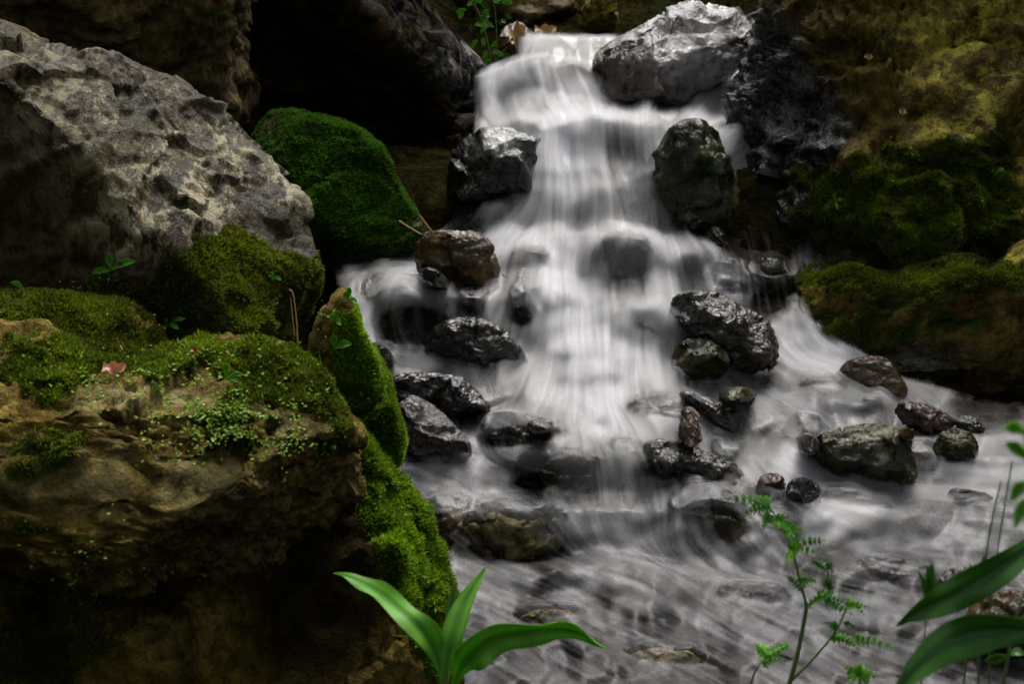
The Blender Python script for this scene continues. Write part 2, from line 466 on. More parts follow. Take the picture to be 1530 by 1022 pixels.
def rock(name, label, outline, d=None, base=None, t=None, sub=5, mat='black', planes=(), nrand=6, amp=0.05, freq=2.2, seed=1, center=None, push=(), moss=(), lichen_gleam=(), tint=(), cat='rock',
         group=None, strata=0.0, chip=0.35, facet=1.0, veil=False, top_only=False, aniso=(1.0, 1.7, 1.0), slant=0.5, grain=None, mossup=0.0, box=0.75, sharp=0.9, mossn=0.5):
    """A closed boulder: its outline seen from the stream bank gives width and height, t its half depth; planes cut flat faces, noise roughens it."""
    rs = np.random.RandomState(seed)
    oc = chaikin(outline)
    lo, hi = oc.min(0), oc.max(0)
    c = np.array(center, float) if center else (lo + hi) / 2
    w, h = hi - lo
    if t is None: t = 0.5
    if d is None:
        bx, by = base if base else (c[0], hi[1])
        d = float(water_d(bx, by))
        mm = d / FPX
        tm = t * min(w, h) * mm if t > 0 else -t
        d += tm * 0.3
        t = tm
    mm = d / FPX
    seg = np.concatenate([oc, oc[:1]])
    dens = np.concatenate([seg[k] + np.linspace(0, 1, 30, endpoint=False)[:, None] * (seg[k + 1] - seg[k]) for k in range(len(oc))])
    rel = (dens - c) * mm; rel[:, 1] *= -1
    th = np.arctan2(rel[:, 1], rel[:, 0]); rr = np.hypot(rel[:, 0], rel[:, 1])
    NB = 180
    tb = (np.arange(NB) + .5) / NB * 2 * np.pi - np.pi
    rb = np.zeros(NB)
    np.maximum.at(rb, np.clip(((th + np.pi) / (2 * np.pi) * NB).astype(int), 0, NB - 1), rr)
    ok = rb > 0
    rb = np.interp(tb, tb[ok], rb[ok], period=2 * np.pi)
    ks = np.exp(-np.linspace(-2, 2, 41) ** 2); ks /= ks.sum()
    rsm = np.convolve(np.concatenate([rb[-20:], rb, rb[:20]]), ks, 'valid')
    v, f = ico(sub)
    rho = np.hypot(v[:, 0], v[:, 1]); ang = np.arctan2(v[:, 1], v[:, 0])
    rt = np.interp(ang, tb, rb, period=2 * np.pi); r2 = np.interp(ang, tb, rsm, period=2 * np.pi)
    k = rho ** 2
    re = rt * k + r2 * (1 - k)
    rp = np.sin(np.arcsin(np.clip(rho, 0, 1))) ** box
    zp = np.sign(v[:, 2]) * np.abs(v[:, 2]) ** 0.8
    p = np.stack([re * rp * np.cos(ang), re * rp * np.sin(ang), t * zp], 1)
    size = math.sqrt(w * h) * mm
    for (x, y, rx, ry, a) in push:
        fx = np.exp(-(((p[:, 0] - (x - c[0]) * mm) / (rx * mm)) ** 2 + ((p[:, 1] + (y - c[1]) * mm) / (ry * mm)) ** 2)) * (v[:, 2] > -0.2)
        p[:, 2] += a * fx
    pl = []
    for q in planes:
        nn = np.array(q[:3], float); nn /= np.linalg.norm(nn)
        pl.append((nn, nn @ np.array([(q[3] - c[0]) * mm, -(q[4] - c[1]) * mm, q[5]])))
    for _ in range(nrand):
        nn = rs.randn(3); nn[2] = abs(nn[2]) * 0.8 + 0.1; nn /= np.linalg.norm(nn)
        pl.append((nn, (p @ nn).max() * rs.uniform(0.58, 0.88)))
    for nn, lim in pl:
        ex = np.maximum(p @ nn - lim, 0)
        p = p - nn * (ex * sharp)[:, None]
    nrm = vnormals(p, f)
    q = p / size * freq
    if strata:
        q = q @ np.array([[0.9, -0.3, 0.1], [0.5, 2.6, 0.4], [0.1, -0.2, 1.0]]).T
    big = fbm(q * 0.8, 3, seed) * 1.1
    ga, gr = grain if grain else (rs.uniform(-1.2, 1.2), 1.8)
    cg, sg2 = math.cos(ga), math.sin(ga)
    qg = q @ np.array([[cg, -sg2, 0], [sg2, cg, 0], [0, 0, 1.0]]) * np.array([1 / gr, gr, 1.1])
    rg = ridged(qg * 1.4, 5, seed + 30)
    fine = fbm(qg * 4, 4, seed + 60)
    cr = np.abs(fbm(q * 1.3, 3, seed + 90)); cr = -np.exp(-(cr / 0.035) ** 2)
    dsp = big * 0.9 + rg * 0.25 + fine * 0.16 + cr * 0.3
    if strata:
        s = (p @ np.array([0.25, 0.9, 0.2])) / size * 9 + big * 2.2
        dsp = dsp + strata * (np.abs((s % 1.0) - 0.5) * 2 - 0.5)
    if chip:
        tq = q @ np.array([[0.9, -0.5, 0.2], [0.6, 1.3, -0.3], [-0.2, 0.4, 1.0]])
        t1 = fbm(tq * 0.9, 4, seed + 120) * 5.0; t2 = fbm(tq * 2.3, 3, seed + 150) * 4.0
        dsp = dsp + chip * (np.floor(t1) + smooth(.38, .62, t1 - np.floor(t1))) * 0.3 + chip * (np.floor(t2) + smooth(.35, .65, t2 - np.floor(t2))) * 0.16 - chip * (t1 * 0.2 + t2 * 0.1)
    p = p + nrm * (dsp * amp * size)[:, None]
    if facet:
        ca, sa = math.cos(slant), math.sin(slant)
        A2 = np.array([[ca, -sa, 0], [sa, ca, 0], [0, 0, 1.0]]) * np.array(aniso)
        wob = np.stack([fbm(q * 2.2, 3, seed + 170 + k) for k in range(3)], 1) * size * 0.05
        for (K, til, cap) in (((90, .30, .030), (700, .34, .010)) if sub >= 7 else ((16, .42, .05), (120, .36, .015))):
            kp = p[rs.randint(0, len(p), K)]
            kt = rs.randn(K, 3); kt *= (til * facet / np.linalg.norm(kt, axis=1) * rs.uniform(.4, 1.2, K))[:, None]
            a = ((p + wob * (1 if K < 100 else .5)) @ A2).astype(np.float32); b = (kp @ A2).astype(np.float32)
            near = np.empty(len(p), int)
            for c0 in range(0, len(p), 20000):
                dd2 = (a[c0:c0 + 20000] ** 2).sum(1)[:, None] - 2 * a[c0:c0 + 20000] @ b.T + (b ** 2).sum(1)[None]
                near[c0:c0 + 20000] = dd2.argmin(1)
            dk = ((p - kp[near]) * kt[near]).sum(1)
            dk = np.clip(dk, -cap * facet * size * 1.3, cap * facet * size)
            p = p + nrm * dk[:, None]
    # bring the outline back to its size after the cuts
    a2 = np.arctan2(p[:, 1], p[:, 0]); r3 = np.hypot(p[:, 0], p[:, 1])
    cur = np.zeros(NB); np.maximum.at(cur, np.clip(((a2 + np.pi) / (2 * np.pi) * NB).astype(int), 0, NB - 1), r3)
    cur = np.where(cur > 0, cur, np.interp(tb, tb[cur > 0], cur[cur > 0], period=2 * np.pi))
    k3 = np.exp(-np.linspace(-2, 2, 9) ** 2); k3 /= k3.sum()
    cs = np.convolve(np.concatenate([cur[-4:], cur, cur[:4]]), k3, 'valid')
    ratio = np.interp(a2, tb, rb / cs, period=2 * np.pi)
    kk = np.clip(r3 / np.interp(a2, tb, cs, period=2 * np.pi), 0, 1)
    p[:, :2] *= (1 + (ratio - 1) * kk ** 1.5)[:, None]
    Pc = pix(c[0], c[1], d)
    T = CP - Pc; T /= np.linalg.norm(T)
    R = np.cross(UP, T); R /= np.linalg.norm(R); U = np.cross(T, R)
    W = p[:, :1] * R + p[:, 1:2] * U + p[:, 2:] * T
    px, py = proj(W + Pc)
    nw = vnormals(W, f)
    dv = (W + Pc - CP) @ FW
    if veil:
        # a drowned stone stands only a few centimetres proud of the sheet that covers it
        pro = water_d(px, py) - dv
        fr = pro[nw[:, 1] < 0]
        sh = np.percentile(fr, 88) - (0.034 if veil is True else veil)
        Pc = Pc + (Pc - CP) / np.linalg.norm(Pc - CP) * sh
        px, py = proj(W + Pc); dv = (W + Pc - CP) @ FW
    ALLV.append(np.stack([px, py, dv], 1))
    if veil: VEIL.append(ALLV[-1][nw[:, 2] > 0.72] if top_only else ALLV[-1])
    nz = fbm((W + Pc) * 11, 5, 5, 0.65)
    mo = np.zeros(len(W))
    if len(moss) or mossup:
        mo = blobs(px, py, moss) + mossup * smooth(0.2, 0.75, nw[:, 2])
        mo = np.clip(smooth(0.25, 0.75, mo + mossn * nz), 0, 1)
    li = np.clip(blobs(px, py, lichen_gleam), 0, 1) if len(lichen_gleam) else np.zeros(len(W))
    me = mesh_np(name, W, f)
    attr(me, 'moss', mo * 0.9); attr(me, 'lichen_gleam', li); attr(me, 'tint', np.clip(blobs(px, py, tint), 0, 1) if len(tint) else np.zeros(len(W)))
    o = link(name, me, M[mat], loc=Pc)
    tag(o, label, cat, group)
    return o, W, f, mo, nw


def moss_coat(R, count, length, width, mat='moss', seed=0, thr=0.35, lean=0.35):
    """fuzz of tiny moss shoots on the mossy areas of a rock"""
    o, W, f, mo, nw = R
    rs = np.random.RandomState(seed + 100)
    fm = mo[f].mean(1)
    a, b, c = W[f[:, 0]], W[f[:, 1]], W[f[:, 2]]
    fn = np.cross(b - a, c - a); ar = np.linalg.norm(fn, axis=1); fn = fn / (ar[:, None] + 1e-12)
    cen = (a + b + c) / 3 + np.array(o.location)
    view = CP - cen; view /= np.linalg.norm(view, axis=1)[:, None]
    facing = (fn * view).sum(1)
    pr = ar * smooth(thr, 0.9, fm) * (facing > -0.4)
    if pr.sum() <= 0: return
    idx = rs.choice(len(f), count, p=pr / pr.sum())
    u, v = rs.rand(count), rs.rand(count)
    fl = u + v > 1; u[fl] = 1 - u[fl]; v[fl] = 1 - v[fl]
    base = a[idx] + (b[idx] - a[idx]) * u[:, None] + (c[idx] - a[idx]) * v[:, None]
    dirn = fn[idx] + np.array([0, 0, lean]) + rs.randn(count, 3) * 0.42
    dirn /= np.linalg.norm(dirn, axis=1)[:, None]
    side = np.cross(dirn, rs.randn(count, 3)); side /= np.linalg.norm(side, axis=1)[:, None] + 1e-9
    clump = fbm((base + np.array(o.location)) * 22, 3, 77)
    L = length * (0.55 + 0.9 * rs.rand(count)) * (1 + 0.9 * clump) * (0.35 + 0.65 * fm[idx])
    base = base - fn[idx] * (0.15 * length)
    wv = side * (width * (0.6 + 0.8 * rs.rand(count)))[:, None]
    V = np.stack([base - wv * .6, base + wv * .6, base + dirn * (L * .6)[:, None] + wv, base + dirn * L[:, None], base + dirn * (L * .6)[:, None] - wv], 1).reshape(-1, 3)
    F = np.arange(count)[:, None] * 5
    Fq = np.concatenate([np.concatenate([F, F + 1, F + 2], 1), np.concatenate([F, F + 2, F + 4], 1), np.concatenate([F + 4, F + 2, F + 3], 1)])
    me = mesh_np('moss', V, Fq, False)
    tone = np.clip(0.38 + 1.5 * fbm((base + np.array(o.location)) * 6, 4, 41) + 0.25 * rs.randn(count), 0, 1)
    attr(me, 'tone', np.repeat(tone, 5))
    m = link('moss', me, M[mat], parent=o)
    m['kind'] = 'stuff'
    return m


# ---- the large boulders and cliffs
A = rock('boulder', 'large pale grey lichened boulder with slanting top at the upper left', [(-350, 40), (-100, 10), (0, 40), (30, 46), (60, 56), (95, 70), (130, 76), (160, 73), (215, 95), (270, 115), (300, 140), (330, 145), (350, 160),
     (372, 188), (400, 212), (432, 250), (440, 272), (470, 300), (490, 340), (500, 380), (512, 410), (505, 460), (480, 530), (350, 560), (150, 560), (-100, 560), (-350, 500)],
     d=3.95, t=0.62, sub=7, mat='grey', center=(110, 310), seed=3, nrand=4, amp=0.02, freq=4.2, strata=0.0, chip=0.3, facet=0.8, grain=(-0.75, 2.6), sharp=0.97,
     planes=[(.5, .5, .68, 110, 230, .5), (-.22, -.12, .96, 110, 230, .5), (.75, -.1, .6, 440, 380, .36), (-.1, .85, .5, 60, 80, .33)],
     moss=[(390, 440, 110, 70, 1.1), (330, 380, 60, 30, .8), (250, 470, 120, 60, .7), (60, 430, 160, 50, .35), (450, 480, 60, 60, .6), (350, 350, 20, 16, .5)],
     lichen_gleam=[(200, 150, 150, 60, 1), (300, 260, 160, 110, 1), (230, 330, 80, 60, .8), (400, 270, 60, 70, .7), (40, 70, 90, 25, .7)], tint=[(20, 300, 110, 190, 1.3), (150, 400, 130, 70, 1.2), (60, 180, 50, 60, .8), (440, 430, 50, 60, .5), (250, 480, 200, 60, 1)], cat='boulder', mossn=0.8)
moss_coat(A, 60000, 0.014, 0.0017, 'moss_brown', 1)

B0 = rock('boulder', 'low dark moss mound at the left edge under the grey boulder', [(-250, 480), (-100, 440), (0, 434), (80, 438), (150, 446), (215, 468), (245, 500), (240, 530), (190, 560), (100, 580), (-100, 600), (-250, 600)],
      d=3.35, t=0.33, sub=6, mat='brown', center=(0, 520), seed=8, nrand=3, amp=0.05, freq=3, mossup=0.5, moss=[(60, 520, 260, 90, .75)], cat='boulder')
moss_coat(B0, 60000, 0.011, 0.0016, 'moss_brown', 2)

B1 = rock('boulder', 'big brown bulging boulder with mossy top holding a red leaf at lower left', [(-300, 520), (-50, 470), (60, 470), (100, 500), (140, 528), (200, 534), (260, 514), (330, 503), (400, 508), (440, 520), (470, 560), (500, 600), (530, 650),
      (552, 700), (555, 745), (540, 780), (490, 810), (440, 850), (400, 892), (340, 880), (250, 862), (200, 882), (100, 850), (0, 830), (-150, 850), (-300, 800)],
      d=2.8, t=0.5, box=0.58, sub=7, mat='brown', center=(230, 700), seed=12, nrand=3, amp=0.055, freq=5.2, strata=0.10, chip=0.5, sharp=0.93,
      planes=[(0, .88, .48, 300, 625, .36), (-.05, .36, .93, 300, 680, .40), (.7, .2, .68, 530, 720, .24)], push=[(250, 790, 60, 28, -.08), (140, 740, 60, 25, -.10), (380, 720, 30, 50, -.07), (230, 690, 90, 24, .06), (450, 700, 60, 40, .06), (330, 650, 50, 22, -.05), (420, 810, 70, 40, .06), (120, 800, 50, 20, .05), (300, 740, 50, 30, .05)],
      moss=[(60, 550, 150, 60, .8), (300, 530, 160, 28, .9), (430, 570, 80, 50, .75), (500, 640, 40, 50, .7), (340, 610, 100, 45, .5), (460, 700, 30, 30, .4), (40, 680, 90, 70, .35), (330, 640, 60, 25, .3), (200, 720, 160, 60, .22), (420, 760, 80, 60, .25), (100, 780, 120, 60, .3), (240, 592, 70, 18, -.7), (420, 640, 50, 20, -.3)],
      lichen_gleam=[(240, 600, 70, 24, .9), (150, 600, 60, 20, .6), (430, 640, 50, 25, .6), (520, 720, 30, 40, .6), (240, 720, 260, 60, .5), (400, 820, 90, 40, .5)], cat='boulder', mossn=1.0)
moss_coat(B1, 110000, 0.010, 0.0015, 'moss_brown', 3)
moss_coat(B1, 30000, 0.011, 0.0015, 'moss', 33, thr=0.55)

B2 = rock('boulder', 'steep flank of bright green moss between the brown boulder and the water', [(330, 500), (440, 512), (480, 560), (515, 615), (550, 665), (590, 712), (622, 742), (645, 780), (665, 825), (676, 880), (682, 940), (700, 1100), (500, 1200), (250, 1200), (250, 800)],
      d=3.3, t=0.38, sub=7, mat='brown', center=(470, 850), seed=15, nrand=2, amp=0.035, freq=4, planes=[(.8, .25, .55, 590, 800, .24), (-.1, .25, .96, 560, 900, .33)],
      moss=[(600, 770, 55, 90, 1.2), (640, 880, 50, 90, 1.2), (560, 690, 60, 60, 1.1), (500, 620, 50, 60, 1.0), (450, 560, 60, 50, 1.0), (660, 980, 30, 60, .7)], tint=[(480, 900, 130, 250, .8)], cat='boulder', mossn=0.5)  # dark tint puts the overhang's shade into the colour
moss_coat(B2, 110000, 0.013, 0.0017, 'moss', 4)

B3 = rock('boulder', 'dark recessed rock base along the bottom left edge', [(-300, 760), (0, 800), (200, 830), (400, 860), (520, 850), (575, 930), (610, 1040), (600, 1150), (560, 1250), (-300, 1250)],
      d=3.2, t=0.33, sub=7, mat='brown', tint=[(400, 950, 150, 100, .5)], center=(130, 1030), seed=18, nrand=3, amp=0.05, freq=4.5, planes=[(0, .2, .98, 200, 930, .28)], moss=[(80, 930, 130, 70, .65), (150, 880, 60, 40, .5), (60, 1000, 100, 50, .5)], cat='boulder', mossn=0.9)  # dark tint paints the shade below the bulging boulder
moss_coat(B3, 30000, 0.012, 0.0018, 'moss_brown', 5)

Cc = rock('boulder', 'narrow moss covered rock behind the green flank beside the small side fall', [(500, 440), (515, 432), (528, 455), (535, 490), (560, 528), (582, 565), (588, 620), (603, 650), (600, 690), (585, 722), (520, 690), (470, 640), (455, 560), (470, 480)],
      d=3.62, t=0.22, sub=6, mat='brown', center=(530, 590), seed=21, nrand=2, amp=0.05, freq=3, planes=[(-.3, -.1, .95, 500, 520, .1)], moss=[(560, 580, 60, 70, 1.2), (550, 660, 50, 60, 1.1), (525, 500, 30, 50, .9)], cat='boulder')
moss_coat(Cc, 60000, 0.013, 0.0018, 'moss', 6)

D = rock('cliff', 'dark brown cliff foot rising out of the top left corner', [(-500, -600), (385, -600), (388, -100), (388, 40), (396, 88), (414, 110), (418, 152), (404, 188), (375, 203), (300, 200), (0, 230), (-500, 260)], d=5.2, t=0.7, sub=7, mat='cliff',
      center=(50, -60), seed=24, nrand=2, amp=0.03, freq=7, strata=0.15, planes=[(.1, -.3, .95, 250, 60, .5), (.75, .0, .65, 370, 80, .35)], lichen_gleam=[(370, 100, 40, 90, .5)], moss=[(330, 20, 50, 40, .5)], cat='cliff')
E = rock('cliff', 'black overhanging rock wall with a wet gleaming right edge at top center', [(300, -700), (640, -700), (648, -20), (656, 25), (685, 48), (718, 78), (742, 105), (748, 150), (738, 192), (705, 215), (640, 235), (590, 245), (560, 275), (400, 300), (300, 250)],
      d=6.8, t=0.9, sub=7, mat='cave', center=(500, -80), seed=27, chip=1.0, nrand=0, amp=0.03, freq=6, strata=0.1, planes=[(.05, -.5, .86, 560, 100, .7), (.8, .35, .5, 690, 80, .3)], lichen_gleam=[(700, 90, 30, 50, .9)], cat='cliff')  # pale blob paints the lit wet right edge into the colour
F = rock('boulder', 'rounded boulder under thick dark green moss beneath the black overhang', [(385, 190), (410, 168), (450, 170), (500, 180), (540, 195), (575, 225), (585, 260), (605, 290), (625, 320), (640, 365), (600, 385), (520, 392), (480, 400), (420, 340), (385, 250)],
      d=5.6, t=0.36, sub=6, mat='wetgreen', center=(505, 290), seed=30, nrand=2, amp=0.03, freq=2.5, facet=.35, moss=[(505, 280, 170, 150, 1.2)], cat='boulder', mossn=.7)
moss_coat(F, 110000, 0.013, 0.0026, 'moss_deep', 7)
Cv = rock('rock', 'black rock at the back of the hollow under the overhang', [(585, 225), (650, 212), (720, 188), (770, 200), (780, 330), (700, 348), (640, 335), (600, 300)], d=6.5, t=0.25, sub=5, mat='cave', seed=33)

G1 = rock('boulder', 'huge olive and brown boulder with a wet black left side at the upper right', [(1128, 0), (1150, -60), (1200, -250), (1500, -350), (1900, -300), (2000, 200), (1900, 620), (1500, 580), (1350, 560), (1225, 500), (1130, 385), (1100, 280), (1085, 215), (1080, 150),
      (1095, 90), (1115, 40)], d=5.9, t=0.75, sub=7, mat='olive', center=(1420, 110), facet=1.15, chip=.7, seed=36, nrand=2, amp=0.036, freq=6.5, strata=0.08, sharp=0.93,
      planes=[(-.62, .3, .72, 1270, 180, .60), (.08, .38, .92, 1400, 200, .66)], push=[(1350, 130, 70, 60, .10), (1460, 190, 80, 30, .10), (1470, 300, 90, 50, .07), (1300, 330, 90, 60, .08), (1400, 250, 60, 25, -.05), (1200, 40, 50, 40, .08)],
      moss=[(1340, 270, 180, 60, .5), (1300, 380, 160, 80, .55), (1480, 350, 110, 90, .55), (1250, 300, 70, 60, .3), (1450, 130, 60, 100, .4), (1410, 240, 70, 40, .4), (1480, 240, 60, 30, .4)],
      tint=[(1130, 150, 90, 150, 1.2), (1200, 190, 80, 60, .8), (1120, 330, 90, 60, 1.2), (1230, 400, 60, 40, .7)], lichen_gleam=[(1450, 100, 100, 130, 1), (1400, 40, 60, 40, .6), (1500, 220, 60, 30, .8), (1420, 200, 40, 60, .7), (1500, 20, 80, 40, .6), (1520, 300, 40, 60, .5)], cat='boulder', mossn=0.9)  # yellow blobs put the upper right highlights into the colour
moss_coat(G1, 130000, 0.012, 0.0024, 'moss_brown', 8)
moss_coat(G1, 40000, 0.012, 0.0024, 'moss', 88, thr=0.6)
G2 = rock('boulder', 'dark mossy block forming the foot of the olive boulder on the right', [(1180, 485), (1186, 440), (1200, 402), (1260, 385), (1310, 408), (1390, 396), (1430, 378), (1480, 400), (1530, 352), (1700, 350), (1750, 600), (1600, 640), (1500, 600), (1450, 614), (1370, 607), (1300, 590), (1215, 545), (1195, 515)],
      d=5.28, t=0.36, box=.5, sub=7, mat='olive', center=(1420, 500), seed=39, facet=.7, mossup=.25, nrand=2, amp=0.035, freq=5, planes=[(0, -.12, .99, 1350, 480, .36), (.5, -.5, .7, 1480, 560, .25)], moss=[(1300, 405, 160, 20, .8), (1240, 520, 60, 40, .65), (1350, 470, 160, 80, .5), (1470, 410, 60, 25, .5)],
      tint=[(1370, 540, 160, 60, .6)], lichen_gleam=[(1510, 390, 40, 25, 1), (1220, 450, 25, 40, .5)], cat='boulder', mossn=0.8)
moss_coat(G2, 80000, 0.011, 0.0022, 'moss_brown', 9)
H = rock('rock', 'broad wet silver grey rock at the head of the cascade', [(883, 105), (890, 75), (920, 55), (960, 35), (1000, 12), (1030, 0), (1060, 8), (1090, 15), (1125, 25), (1140, 60), (1110, 100), (1060, 135), (1010, 168), (960, 172), (920, 155), (895, 138)], d=6.6, t=0.38, sub=6, mat='shiny',
      center=(1000, 90), seed=42, nrand=2, amp=0.05, freq=3.2, planes=[(.2, .75, .6, 1000, 70, .24), (-.6, .15, .75, 930, 90, .22)], lichen_gleam=[(1060, 60, 80, 70, 1), (1000, 60, 50, 50, .7)], tint=[(910, 110, 50, 60, 1.2), (970, 130, 50, 30, .9)], moss=[(895, 100, 20, 40, .3)])  # pale blobs paint wet highlights into the colour

